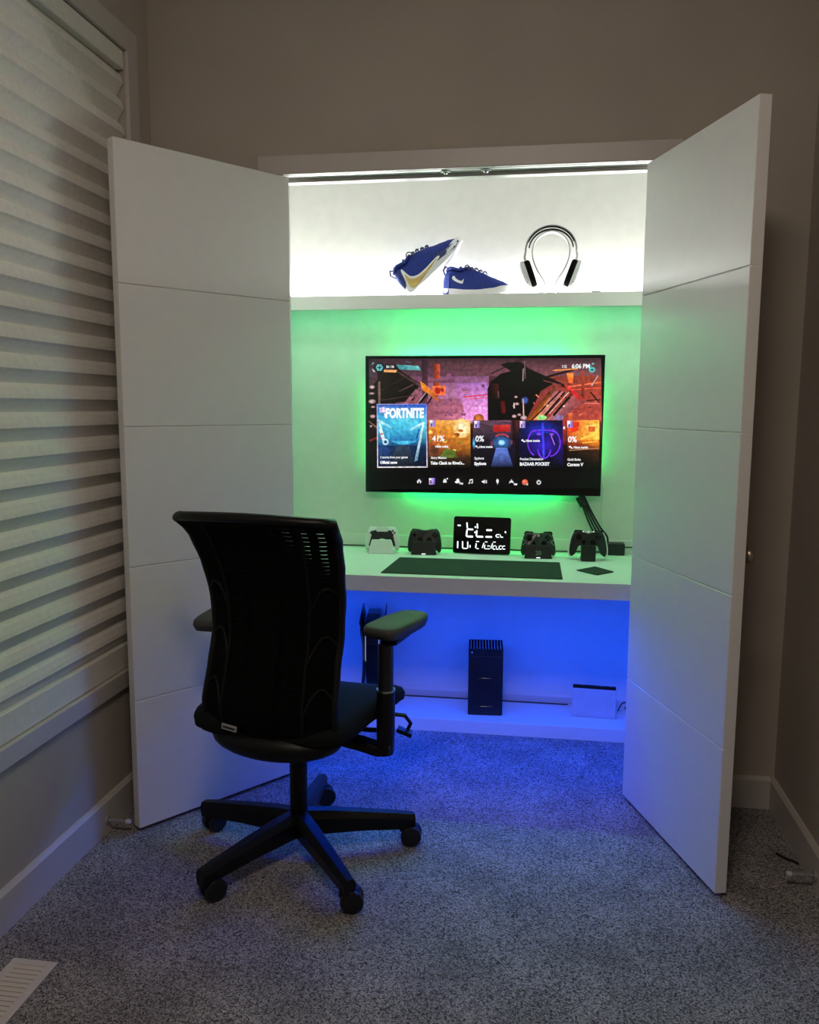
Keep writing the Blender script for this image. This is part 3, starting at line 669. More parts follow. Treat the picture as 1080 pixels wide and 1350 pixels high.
# white controller
c1 = controller('game_controller', 'white game controller with black middle in the white dock nearest the chair', (-.398, Y0+.003, ZD1+.062), math.radians(6), 12, HALF, m_whitepl, .95, kind=0)
ol = [(-.041, .030), (-.020, .034), (.020, .034), (.041, .030), (.049, .006), (.060, -.036), (.052, -.040), (.040, -.010), (.0, -.004), (-.040, -.010), (-.052, -.040), (-.060, -.036), (-.049, .006)]
B().prism(ol, lambda x, z: (x, -.0225, z), lambda x, z: (x, -.012, z)).obj('front_band', m_black, c1, bevel=.0015)
B().prism(rrect(.054, .022, .006, cx=0, cy=.036), lambda x, z: (x, -.0235, z), lambda x, z: (x, -.012, z)).obj('touchpad', m_whitepl, c1, bevel=.0015)
def dock(label, loc, rz, m, wt, wb, h, d=.05, led=False, txt=None, group=None):
    t = thing('controller_dock', label, 'charging dock', loc, (0, 0, rz), 'charging docks under the controllers')
    B().prism([(-wb/2, 0), (wb/2, 0), (wt/2, h), (-wt/2, h)], lambda x, z: (x, -d/2+z*.22, z), lambda x, z: (x, -d/2+.014+z*.22, z)).bb(-wb/2*.9, wb/2*.9, -d/2+.012, d/2, 0, .012).obj('cradle', m, t, bevel=.003)
    if led: B().bb(-.008, .008, -d/2-.0012, -d/2+.004, .003, .0065).obj('indicator_light', m_lit, t)
    if txt:
        me = text_mesh(txt, .026, .0004, .0004, 'CENTER')
        for v in me.vertices: x, y, z = v.co; v.co = (x, -d/2-.0012-z+(y+.016)*.22, y+.016)
        me.materials.clear(); me.materials.append(m_numeral); me.name = 'numerals'; o = bpy.data.objects.new('numerals', me); COL.objects.link(o); o.parent = t
    return t
m_numeral = mat('pale_green_print', (.16, .30, .18), .5, var=.05)
dock('white charging dock holding the white game controller', (-.395, Y0-.039, ZD1+.0006), math.radians(6), m_whitepl, .086, .118, .060)
# black controller
controller('game_controller', 'plain black game controller in the dock between the white controller and the clock', (-.208, Y0+.003, ZD1+.058), math.radians(4), 12, HALF, m_black, .93, stick_m=m_gloss, kind=1)
dock('black charging dock with a white indicator under the plain black controller', (-.206, Y0-.039, ZD1+.0006), math.radians(4), m_black, .094, .112, .058, led=True)
# anniversary style dark translucent controller
HX = [(0, 4.4), (2.2, 4.6), (4.6, 4.7), (6.2, 3.8), (7.0, 1.6), (7.7, -1.6), (7.9, -4.2), (7.2, -5.8), (6.2, -5.6), (5.2, -3.9), (4.2, -2.4), (3.0, -1.9), (1.5, -1.8)]
c3 = controller('game_controller', 'dark translucent game controller with crossed pale lines, right of the clock', (.288, Y0-.008, ZD1+.060), math.radians(4), 14, HX, m_xpad, .95, sticks=((-4.0, 2.0), (2.4, -.4)), dpad=(-2.2, -.4), btn=(4.2, 2.2), kind=1, stick_m=m_gloss)
m_line = mat('pale_grey_line', (.42, .46, .40), .4, var=.05)
for sgn in (-1, 1):
    B().tube([(sgn*.066, -.0205, .012), (sgn*.052, -.0225, .002), (sgn*.066, -.0205, -.012)], .0009, 6).obj('crossing_line', m_line, c3)
B().cyl((0, -.018, .030), (0, -.0225, .030), .006, seg=20).obj('guide_button', m_greypl, c3, smooth=True)
dock('black charging dock printed with the number 20', (.288, Y0-.046, ZD1+.0006), math.radians(4), m_black, .098, .118, .058, led=True, txt='20')
# black and white controller at right
HP = [(0, 3.8), (2.2, 4.4), (4.4, 4.8), (6.0, 4.3), (7.1, 2.6), (7.9, -.6), (8.3, -3.8), (8.0, -6.0), (7.0, -6.6), (6.0, -5.5), (4.9, -2.6), (3.4, -1.8), (1.5, -1.7)]
c4 = controller('game_controller', 'black game controller with white back shell on a square black stand', (.497, Y0-.038, ZD1+.076), math.radians(1), 8, HP, m_black, .95, stick_m=m_gloss, sticks=((-4.2, 2.1), (2.2, -.2)), dpad=(-2.1, -.2), btn=(4.2, 2.1), kind=1)
ol = pad_outline(HP, .985)
rings = [[(x*k, y, .004+(z-.004)*k) for x, z in ol] for y, k in ((-.008, 1.01), (.004, 1.03), (.012, 1.0), (.018, .93))]
B().loft(rings).obj('back_shell', m_whitepl, c4, smooth=True, angle=60)
for x in (-.022, .0, .022): B().sph((x, -.010, .042), (.003, .003, .002), 10, 6).obj('top_light', m_lit, c4)
t = thing('controller_stand', 'square black stand under the black and white controller', 'stand', (.497, Y0-.082, ZD1+.0006), (0, 0, math.radians(1)))
B().bb(-.030, .030, -.014, .02, 0, .066).obj('post_block', m_black, t, bevel=.002)
B().bb(-.030, .030, .02, .05, 0, .01).obj('foot', m_black, t, bevel=.002)

# desk mat, coaster
tag(B().prism([(-.315, .197-.02), (-.296, .545-.02), (.378, .540-.02), (.381, .172)], lambda x, y: (x, y, ZD1+.0006), lambda x, y: (x, y, ZD1+.0036)).obj('desk_mat', m_mat, None, bevel=.001), 'long dark desk mat lying along the front of the worktop', 'desk mat')
tag(B().prism([(.440, .360), (.517, .452), (.583, .352), (.514, .276)], lambda x, y: (x, y, ZD1+.0006), lambda x, y: (x, y, ZD1+.0042)).obj('coaster', m_mat, None, bevel=.001), 'small square black coaster lying cornerwise at the right of the desk', 'coaster')

# cables
def cable(name, label, pts, r, m=m_cable, n=6):
    return tag(B().tube(catmull(pts, n), r, 8).obj(name, m, None, smooth=True), label, 'cable', 'loose cables in the closet and on the carpet')
t = thing('cable_bundle', 'bundle of black cables hanging from the television behind the right controller', 'cables')
for k, (dx, dz) in enumerate(((0, 0), (.013, .002), (.026, 0), (.039, .003))):
    B().tube(catmull([(.455+dx*.4, .788, 1.04), (.466+dx*.5, .775, 1.01), (.487+dx*.75, .772, .95), (.515+dx*1.0, .770, .885), (.545+dx*1.1, .768, .835+dz), (.575+dx*.3, .766, .806-.0072*k), (.5892, .764, .799-.0085*k)], 6), .0042, 8).obj('cable', m_cable, t, smooth=True)
B().tube([(.462, .774, 1.015), (.482, .771, .975)], [.019, .017], 12).obj('sleeve', m_cable, t)
tag(B().bb(.59, .662, .745, .7965, ZD1+.0015, ZD1+.052).obj('power_adapter', m_black, None, bevel=.003), 'black power adapter block on the desk at the foot of the television cables', 'power adapter')
cable('cable', 'thin white cord hanging on the wall right of the television', [(.553, .807, 1.118), (.566, .807, 1.05), (.562, .807, .95), (.572, .806, .87), (.566, .804, .83)], .0022, m_wcable)
cable('cable', 'thin black cable lying along the back of the desk on the left', [(-.80, .785, ZD1+.006), (-.5, .784, ZD1+.006), (-.33, .78, ZD1+.006), (-.12, .782, ZD1+.005), (.02, .784, ZD1+.005)], .0032)
cable('cable', 'thin black cable lying along the back of the desk between clock and right controller', [(.10, .79, ZD1+.006), (.25, .785, ZD1+.005), (.42, .785, ZD1+.006), (.583, .785, ZD1+.008)], .0032)
cable('cable', 'thin black cable running right from the power adapter to the closet side', [(.665, .788, ZD1+.032), (.74, .79, ZD1+.031), (.9, .79, ZD1+.030)], .0028)
cable('cable', 'black cable curling behind the white console on the floor shelf', [(.655, .70, .075), (.675, .72, .105), (.70, .73, .10), (.69, .745, .072), (.72, .75, .064), (.82, .76, .063), (.9, .765, .063)], .0028)
cable('cable', 'thin black cable along the back of the floor shelf', [(-.6, .785, ZB+.0035), (-.2, .786, ZB+.0035), (.2, .786, ZB+.0035), (.44, .784, ZB+.0035)], .0028)

# ------------------------------------------------------------------ consoles
t = thing('game_console', 'black tower game console with a slotted top standing upright on the floor shelf', 'game console', (.070, .665, ZB+.0006), (0, 0, math.radians(4)))
B().bb(-.0755, .0755, -.0755, .0755, .004, .268).bb(-.0755, .0755, -.0755, -.0725, .268, .301).bb(-.0755, .0755, .0725, .0755, .268, .301).bb(-.0755, -.0725, -.0725, .0725, .268, .301).bb(.0725, .0755, -.0725, .0725, .268, .301).obj('case', m_black, t, bevel=.0015)
g = None
for k in range(11):
    x = -.065+.013*k
    if g is None: g = B().bb(-.0018, .0018, -.0722, .0722, .270, .2995).obj('vent_slat', m_greypl, t); g.location.x = x
    else: c = g.copy(); c.location.x = x; COL.objects.link(c)
b = B(); b.cyl((-.06, -.0758, .284), (-.06, -.0754, .284), .004, seg=16); b.obj('power_button', m_greypl, t)
b = B(); pts = [(x, z) for x, z in rrect(.098, .128, .03, cy=.105)]
b.tube([(x, -.0757, z) for x, z in pts+[pts[0]]], .0009, 6); b.obj('front_seam', m_gloss, t)
B().bb(-.05, .05, -.05, .05, 0, .0045).obj('foot', m_black, t)
# curved fin console
t = thing('game_console', 'tall glossy console with two curved side plates behind the chair armrest', 'game console', (-.437, .665, ZB+.050), (0, 0, math.radians(7)))
st = thing('console_stand', 'black stand carrying the tall finned console on the floor shelf', 'stand', (-.437, .665, ZB+.0006), (0, 0, math.radians(7)))
B().bb(-.06, .06, -.11, .11, 0, .047).obj('box', m_black, st, bevel=.006)
b = B(); rings = []
for z, w_, d0 in ((0, .026, -.100), (.1, .027, -.098), (.25, .028, -.095), (.335, .030, -.090), (.355, .030, -.06), (.37, .028, .0)):
    rings.append([(-w_, d0, z), (w_, d0, z), (w_, .10, z), (-w_, .10, z)])
b.loft(rings); b.obj('core', m_gloss, t, bevel=.002)
m_fin = mat('side_plate_plastic', (.008, .008, .012), .3, var=.05)
for sgn in (-1, 1):
    b = B()
    def fin(u, v, k, sgn=sgn):
        z = .39*v; y = -.13+.26*u
        x = .036+.020*abs(2*v-1)**2.2*(1.0-.25*u)+(.004 if k else 0)
        zc = z-(.045*(1-u)**1.5)*max(0, (v-.7)/.3)
        if v > .9: y = y*.75+.02
        return (sgn*x, y, zc)
    b.panel(fin, [i/6 for i in range(7)], [i/16 for i in range(17)]); b.obj('side_plate', m_fin, t, smooth=True, angle=60)
B().bb(-.0302, -.029, -.1015, -.094, .18, .335).bb(.029, .0302, -.1015, -.094, .18, .335).obj('light_bar', mat('light_bar_white', (.6, .6, .7), .4, emit=(.7, .8, 1), es=.6, var=.01), t)
# docked handheld
t = thing('handheld_dock', 'low white dock holding a dark handheld console at the right of the floor shelf', 'console dock', (.547, .665, ZB+.0006), (0, 0, math.radians(-3)))
B().bb(-.094, .094, -.026, -.016, .004, .128).bb(-.094, .094, .006, .026, .004, .122).bb(-.094, .094, -.026, .026, .0, .012).obj('dock_shell', m_lightgrey, t, bevel=.003)
B().bb(-.092, .092, -.013, .001, .014, .140).obj('handheld_console', m_gloss, t, bevel=.003)
for x in (-.05, .03, .07): B().bb(x-.008, x+.008, -.010, -.003, .1402, .1418).obj('button', m_greypl, t)

# ------------------------------------------------------------------ sneakers
def shoe_funcs():
    L = .292
    wid = [(0, .022), (.012, .031), (.04, .035), (.09, .034), (.14, .037), (.19, .046), (.225, .047), (.255, .041), (.278, .026), (.292, .008)]
    topz = [(0, .080), (.012, .108), (.03, .120), (.05, .112), (.075, .106), (.10, .116), (.13, .112), (.17, .096), (.21, .076), (.25, .060), (.278, .046), (.292, .026)]
    botz = [(0, .024), (.05, .020), (.15, .017), (.21, .016), (.25, .019), (.292, .024)]
    return L, wid, topz, botz
def sneaker(label, mtx, tickmat, tickwhite, mirror=1, big=True, heel_m=None):
    t = thing('sneaker', label, 'shoe', group='pair of sneakers on the upper shelf'); t.matrix_world = mtx
    L, wid, topz, botz = shoe_funcs()
    NS = 26; NR = 22
    def half(s, h):
        w = lerp(wid, s); zt, zb = lerp(topz, s), lerp(botz, s); u = max(0, min(1, (h-zb)/(zt-zb)))
        taper = 1-.42*u**1.6 if s > .09 else 1-.22*u
        return w*taper*math.sqrt(max(0, 1-max(0, u-.55)**2/.2026*.85))
    ringsU = []
    for i in range(NS):
        s = L*i/(NS-1); zt, zb = lerp(topz, s), lerp(botz, s); r = []
        for k in range(NR):
            a = k/(NR-1)
            u = a*2 if a <= .5 else (1-a)*2
            sg = 1 if a <= .5 else -1
            h = zb+(zt-zb)*min(1, u**.8)
            wv = half(s, h) if u < .999 else 0
            r.append((s-L/2, sg*wv, h))
        ringsU.append(r)
    b = B(); b.loft(ringsU); bmesh.ops.remove_doubles(b.bm, verts=b.bm.verts, dist=.0002); b.obj('upper', m_blue, t, smooth=True, angle=70)
    # collar roll and opening
    cp = []
    for k in range(17):
        a = 2*PI*k/16; s = .056+.044*math.cos(a); y = .026*math.sin(a); cp.append((s-L/2, y, lerp(topz, s)+.001))
    B().tube(cp, .006, 8).obj('collar', m_blue, t, smooth=True, angle=80)
    B().prism([(x, y) for x, y, z in cp[:-1]], lambda x, y: (x, y*.9, lerp(topz, x+L/2)-.002), lambda x, y: (x, y*.9, lerp(topz, x+L/2)+.0015)).obj('lining', m_navy, t)
    B().tube([(-L/2+.004, 0, .09), (-L/2-.006, 0, .112), (-L/2+.006, 0, .128), (-L/2+.018, 0, .116)], .0045, 8, flat=(.010, .004)).obj('pull_tab', m_navy, t)
    B().tube(catmull([(.088-L/2, 0, .096), (.078-L/2, 0, .112), (.070-L/2, 0, .122)], 3), .012, 10, flat=(.019, .006)).obj('tongue', m_blue, t, smooth=True)
    # laces
    b = B()
    for k in range(5):
        s = .098+.019*k; z = lerp(topz, s)+.004; y = .019-.001*k
        b.tube([(s-L/2-.004, -y, z-.006), (s-L/2, -y*.5, z+.001), (s-L/2+.003, 0, z+.002), (s-L/2+.006, y*.5, z+.001), (s-L/2+.010, y, z-.006)], .0026, 6)
        b.tube([(s-L/2-.004, y, z-.006), (s-L/2, y*.5, z+.0015), (s-L/2+.003, 0, z+.003), (s-L/2+.006, -y*.5, z+.0015), (s-L/2+.010, -y, z-.006)], .0026, 6)
    for sg in (-1, 1):
        b.tube(catmull([(.10-L/2, 0, .110), (.092-L/2, sg*.014, .122), (.106-L/2, sg*.028, .126), (.118-L/2, sg*.024, .112), (.108-L/2, sg*.004, .110)], 4), .0024, 6)
    b.obj('laces', m_navy, t, smooth=True)
    B().box((.170-L/2, 0, lerp(topz, .17)+.002), (.014, .018, .004), (0, .45, 0)).obj('lace_tag', m_soleW, t, bevel=.001)
    # sole
    rs = []
    for i in range(NS):
        s = -.003+(L+.008)*i/(NS-1); sc = max(0, min(L, s)); w = lerp(wid, sc)+.005
        if i in (0, NS-1): w *= .55
        zb = lerp([(0, .005), (.03, .0), (.2, .0), (.25, .004), (.292, .018)], sc); zt = lerp([(0, .034), (.05, .029), (.1, .024), (.16, .022), (.22, .026), (.26, .036), (.292, .040)], sc)
        rs.append([(s-L/2, -w*.9, zb), (s-L/2, w*.9, zb), (s-L/2, w, (zb+zt)/2), (s-L/2, w*.97, zt), (s-L/2, 0, zt-.002), (s-L/2, -w*.97, zt), (s-L/2, -w, (zb+zt)/2)])
    B().loft(rs).obj('sole', m_soleW, t, smooth=True, angle=60)
    def onside(pts, name, m, off, side):
        def f(off):
            def g(x, z):
                s = x
                return (s-L/2, side*(max(half(s, max(z, lerp(botz, s))), lerp(wid, s)*.45)+(.0055 if z < .034 else .001)+off), z)
            return g
        b = B(); b.prism(pts, f(-.001), f(off)); b.obj(name, m, t)
    side = -1
    if big:
        # large outlined tick: white border under a gold body, running from the heel to the middle of the sole
        W_ = [(.006, .008), (.030, .002), (.080, .004), (.178, .022), (.176, .033), (.110, .032), (.072, .038), (.050, .056), (.045, .094), (.036, .090), (.024, .050), (.010, .030)]
        G_ = [(.030, .012), (.050, .009), (.085, .012), (.165, .025), (.166, .029), (.105, .025), (.068, .029), (.045, .044), (.040, .072), (.030, .046), (.024, .026)]
        onside(catmull(W_, 3, True), 'tick_outline', m_soleW, .0015, side); onside(catmull(G_, 3, True), 'tick_stripe', m_gold, .003, side)
        onside([(.004, .030), (.014, .034), (.028, .062), (.030, .100), (.014, .096), (.004, .070)], 'heel_overlay', m_navy, .001, side)
        onside([(.170, .020), (.200, .016), (.255, .010), (.284, .022), (.282, .034), (.250, .030), (.215, .034), (.185, .046), (.168, .044)], 'toe_overlay', m_navy, .0028, side)
    else:
        W_ = [(.048, .084), (.040, .074), (.052, .062), (.072, .053), (.084, .050), (.088, .054), (.090, .070), (.083, .062), (.072, .064), (.058, .072)]
        onside(catmull(W_, 3, True), 'tick_stripe', m_soleW, .0015, side)
        onside([(.0, .006), (.026, .003), (.030, .034), (.028, .09), (.012, .090), (.001, .060)], 'heel_overlay', m_blue, .002, side)
    return t
YSH = .728
m1 = Matrix.Translation((.005, YSH+.004, ZU1+.0006)) @ Euler((0, 0, math.radians(-6))).to_matrix().to_4x4()
shB = sneaker('royal blue sneaker with a small white tick lying flat on the shelf beneath its pair', m1, None, None, big=False)
a = math.radians(43)
m2 = Matrix.Translation((-.166, YSH-.010, ZU1+.112)) @ Euler((math.radians(-4), -a, math.radians(4))).to_matrix().to_4x4() @ Matrix.Diagonal((1.07, 1.05, 1.12, 1))
shA = sneaker('royal blue sneaker with a large gold tick tipped up on its heel against its pair', m2, None, None, big=True)

def settle(o, z):
    bpy.context.view_layer.update()
    lo = min((c.matrix_world @ v.co).z for c in o.children for v in c.data.vertices)
    o.location.z += z-lo
settle(shA, ZU1+.0006); settle(shB, ZU1+.0006)

# ------------------------------------------------------------------ headphones on stand
m_strip = mat('frosted_grey_acrylic', (.34, .34, .35), .4, var=.03)
HXc, HY = .311, .722
t = thing('headphone_stand', 'white bent omega-shaped headphone stand on the upper shelf', 'stand', (HXc, HY, ZU1+.0006))
prof = [(-.046, .002), (-.026, .012), (-.020, .032), (-.030, .060), (-.052, .095), (-.072, .140), (-.077, .180), (-.064, .222), (-.034, .248), (0, .257)]
prof = catmull(prof+[(-x, z) for x, z in prof[-2::-1]], 4)
rings = []
for i, (x, z) in enumerate(prof):
    a, c = prof[max(i-1, 0)], prof[min(i+1, len(prof)-1)]; d = Vector((c[0]-a[0], c[1]-a[1])).normalized(); n = Vector((-d.y, d.x))*.0022
    rings.append([(x-n.x, -.018, max(.0, z-n.y)), (x+n.x, -.018, max(.0, z+n.y)), (x+n.x, .03, max(.0, z+n.y)), (x-n.x, .03, max(.0, z-n.y))])
B().loft(rings).obj('bent_strip', m_strip, t)
B().bb(-.06, .06, .032, .05, 0, .003).obj('foot_plate', m_whitepl, t)
t = thing('headphones', 'white over-ear headphones with black ear pads hanging on the bent stand', 'headphones', (HXc, HY, ZU1+.022))
def arc(rx, rz, cz, a0, a1, n=24, yy=0): return [(rx*math.sin(a0+(a1-a0)*k/n), yy, cz+rz*math.cos(a0+(a1-a0)*k/n)) for k in range(n+1)]
B().tube(arc(.106, .100, .160, -1.62, 1.62), .004, 10, flat=(.010, .0042)).obj('headband', m_greypl, t, smooth=True)
B().tube(arc(.092, .082, .163, -1.45, 1.45), .004, 10, flat=(.017, .003)).obj('suspension_strap', m_black, t, smooth=True)
B().tube(arc(.100, .094, .162, -1.2, 1.2), .003, 8, flat=(.016, .0022)).obj('outer_band', m_black, t, smooth=True)
for sg in (-1, 1):
    B().tube(catmull([(sg*.106, 0, .155), (sg*.110, 0, .135), (sg*.104, 0, .118)], 3), .005, 8).obj('slider', m_lightgrey, t, smooth=True)
    tilt = sg*math.radians(20)
    cu = Matrix.Translation((sg*.094, 0, .062)) @ Euler((0, tilt, 0)).to_matrix().to_4x4()
    b = B(); rr_ = []
    for x, k in ((.0, 1.0), (.014, .98), (.022, .80), (.026, .5)):
        rr_.append([cu @ Vector((sg*x, .040*k*math.cos(2*PI*j/24), .062*k*math.sin(2*PI*j/24))) for j in range(24)])
    b.loft(rr_); b.obj('ear_cup', m_lightgrey, t, smooth=True)
    b = B(); rr_ = []
    for x, k in ((.0, .96), (-.004, 1.0), (-.018, 1.0), (-.024, .9)):
        rr_.append([cu @ Vector((sg*x, .041*k*math.cos(2*PI*j/24), .058*k*math.sin(2*PI*j/24))) for j in range(24)])
    b.loft(rr_); b.obj('ear_pad', m_fabric, t, smooth=True)
    for zz in (-.020, -.032):
        q = cu @ Vector((sg*.012, -.030, zz)); B().sph(q, (.003, .004, .004), 10, 6).obj('control_button', m_black, t)
tag(B().prism(rrect(.040, .028, .006), lambda x, y: (x+.500, y+.70, ZU1+.0006), lambda x, y: (x+.500, y+.70, ZU1+.0085)).obj('wireless_dongle', m_black, None, bevel=.002), 'tiny flat black dongle lying near the right end of the upper shelf', 'dongle')

# ------------------------------------------------------------------ office chair
CX, CY, TH_ = -.437, -.575, math.radians(11)
ch = thing('office_chair', 'black mesh-backed office chair with armrests and five-star base in front of the closet desk', 'chair', (CX, CY, 0), (0, 0, -TH_))
# base arms and casters (angles in the room frame -> chair frame)
hub = B().cyl((0, 0, .075), (0, 0, .145), .036, .032, seg=28).cyl((0, 0, .062), (0, 0, .075), .022, .030, seg=24).obj('hub', m_base, ch, smooth=True)
col_ = B().cyl((0, 0, .14), (0, 0, .30), .0275, seg=28).cyl((0, 0, .29), (0, 0, .42), .0255, seg=24).obj('gas_lift', m_base, ch, smooth=True)
for k, wa in enumerate((20.6, 93, 164, 237, 308)):
    a = math.radians(wa)+TH_; ca, sa = math.cos(a), math.sin(a); R_ = .345
    b = B(); rings = []
    for r, hw, zt, zb in ((.02, .030, .150, .070), (.09, .030, .145, .070), (.2, .027, .130, .067), (.33, .022, .110, .056), (.372, .020, .102, .052)):
        rings.append([(r*ca-y*sa, r*sa+y*ca, z) for y, z in ((-hw*.72, zb), (hw*.72, zb), (hw, zb+(zt-zb)*.7), (hw*.55, zt), (-hw*.55, zt), (-hw, zb+(zt-zb)*.7))])
    b.loft(rings); b.obj('base_arm', m_base, ch, bevel=.002)
    swing = TH_+math.radians([5, 25, 60, 50, 12][k]); cs, sn = math.cos(swing), math.sin(swing)
    px_, py_ = R_*ca, R_*sa
    b = B(); b.cyl((px_, py_, .045), (px_, py_, .080), .022, .018, seg=18)
    ctr = Vector((px_+.016*cs, py_+.016*sn, .0335)); ax = Vector((-sn, cs, 0))
    b.cyl(ctr-ax*.007+Vector((0, 0, .006)), ctr+ax*.007+Vector((0, 0, .006)), .028, seg=20)
    cst = b.obj('caster', m_base, ch, smooth=True)
    for sg in (-1, 1):
        B().cyl(ctr+ax*sg*.008, ctr+ax*sg*.027, .0332, seg=28).obj('wheel', m_black, cst, bevel=.004)
# mechanism and seat
B().bb(-.075, .075, -.13, .11, .385, .445).bb(-.035, .035, -.20, -.10, .39, .425).obj('tilt_mechanism', m_base, ch, bevel=.008)
seat_ol = catmull([(-.245, -.19), (-.255, .0), (-.268, .20), (-.228, .278), (0, .292), (.228, .278), (.268, .20), (.255, .0), (.245, -.19), (.17, -.235), (0, -.245), (-.17, -.235)], 4, True)
rings = []
def zseat(x, y): return -.035*max(0, (y-.15)/.13)**2+.012*(abs(x)/.25)**2
for dz, k in ((.455, .93), (.466, .99), (.490, 1.0), (.506, .97), (.514, .88), (.516, .5)):
    rings.append([(x*k, .015+(y-.015)*k, dz+(zseat(x*k, y*k) if dz > .48 else zseat(x, y)*.6)) for x, y in seat_ol])
B().loft(rings).obj('seat', m_seat, ch, smooth=True, angle=60)
rings = [[(x*k, .01+(y-.01)*k, z+zseat(x, y)*.6) for x, y in seat_ol] for z, k in ((.432, .70), (.454, .94))]
B().loft(rings).obj('seat_pan', m_base, ch)
# back: a curved sheet
zc = [(.455, -.225), (.50, -.255), (.56, -.260), (.66, -.232), (.76, -.202), (.86, -.202), (.96, -.228), (1.06, -.272), (1.118, -.325)]
hwz = [(.455, .168), (.49, .198), (.53, .208), (.6, .204), (.7, .200), (.8, .203), (.9, .210), (1.0, .220), (1.08, .231), (1.118, .236)]
def back(u, z, off=0):
    w_ = lerp(hwz, z); y = lerp(zc, z)
    wr = .055*abs(u)**2.6
    zz = z if z < .9 else z-.018*(z-.9)/.218
    return Vector((u*w_+.012, y+wr-off, zz+.012*(1-u*u)*max(0, z-1.0)/.118))
US = [i/12*2-1 for i in range(13)]
# outer frame tube
pts = [back(1, z) for z in [.47+.648*i/22 for i in range(23)]]
topp = [back(1-i/8, 1.118) for i in range(1, 16)]
botp = [back(-1+i/8, .462) for i in range(1, 16)]
ptsL = [back(-1, z) for z in [1.118-.648*i/22 for i in range(23)]]
loopp = pts+topp+ptsL+botp
rings = []
NL = len(loopp)
for i, p_ in enumerate(loopp):
    tdir = (loopp[(i+1) % NL]-loopp[(i-1) % NL]).normalized(); yv = Vector((0, 1, 0)); n_ = tdir.cross(yv).normalized(); b_ = n_.cross(tdir)
    rt, rb = (.011, .013)
    if p_.z > 1.10: rt, rb = .014, .019
    rings.append([p_+n_*rt*math.cos(2*PI*k/10)+b_*rb*math.sin(2*PI*k/10) for k in range(10)])
B().loft(rings, loop=True).obj('back_frame', m_base, ch, smooth=True, angle=70)
# lattice of the back: ribs and slats joined into one part, holes stay open
b = B()
cols = [-.97, -.90, -.72, -.62, -.44, -.34, -.17, -.08, .09, .16, .32, .38, .53, .585, .72, .77, .90, .95]
for i in range(0, len(cols)-1, 2):
    u0, u1 = cols[i], cols[i+1]
    b.panel(lambda u, v, k: back(u, v, .004 if k else -.004), [u0-.02, u1+.02], [.47+.643*j/24 for j in range(25)])
z = .478; k_ = 0
while z < 1.105:
    h = .0104 if z > .84 else .0114
    b.panel(lambda u, v, k, z=z: back(u, v+.010*math.sin(u*2.2+z*9), .004 if k else -.004), US, [z, z+h]); z += .0128
o = b.obj('back_lattice', m_fabric, ch); o['kind'] = 'stuff'
# lining in front of the lower and left part of the lattice
B().panel(lambda u, v, k: back(u, v, -.012 if k else -.008), [i/10*1.96-.98 for i in range(11)], [.47+.36*j/14 for j in range(15)]).obj('lumbar_cushion', m_fabric, ch, smooth=True)
B().panel(lambda u, v, k: back(u, v, -.012 if k else -.008), [-.98+i*1.18/8 for i in range(9)], [.825+.28*j/12 for j in range(13)]).obj('upper_lining', m_fabric, ch, smooth=True)
# outer spine plates
for u0 in (-.62, .62):
    B().tube([back(u0, .475+.64*j/20, .006) for j in range(21)], .005, 8).obj('back_rib', m_web, ch, smooth=True)
for z0 in (.60, .74, .88):
    B().tube([back(-.98+.36*j/8, z0+.05*math.sin(j/8*PI)-.05*j/8, .006) for j in range(9)], .0045, 8).obj('side_web', m_web, ch, smooth=True)
    B().tube([back(.98-.36*j/8, z0+.05*math.sin(j/8*PI)-.05*j/8, .006) for j in range(9)], .0045, 8).obj('side_web', m_web, ch, smooth=True)
# top roll and rear support
B().loft([[back(-1+i/8, 1.113)+Vector((0, .016*math.cos(2*PI*k/12)+.004, .017*math.sin(2*PI*k/12))) for k in range(12)] for i in range(17)]).obj('top_rail', m_fabric, ch, smooth=True)
B().loft([[back(u_, z_, .014)+Vector((dx, 0, 0)) for u_, dx in ((-.22, 0), (.22, 0))]+[back(u_, z_, -.006) for u_ in (.22, -.22)] for z_ in [.47+.05*j for j in range(9)]]).obj('back_support', m_fabric, ch)
B().sph((.006, -.145, .446), (.205, .125, .060), 32, 16).obj('back_bracket', m_base, ch, smooth=True)
pl = Matrix.Translation(back(-.48, .500, .013)) @ Euler((0, .10, -.06)).to_matrix().to_4x4()
b = B(); b.box((0, 0, 0), (.050, .004, .017)); bmesh.ops.transform(b.bm, matrix=pl, verts=b.bm.verts); o = b.obj('name_plate', m_greypl, ch, bevel=.001)
b = B(); b.box((0, -.0024, 0), (.040, .001, .005)); bmesh.ops.transform(b.bm, matrix=pl, verts=b.bm.verts); b.obj('worn_lettering', m_black, o)
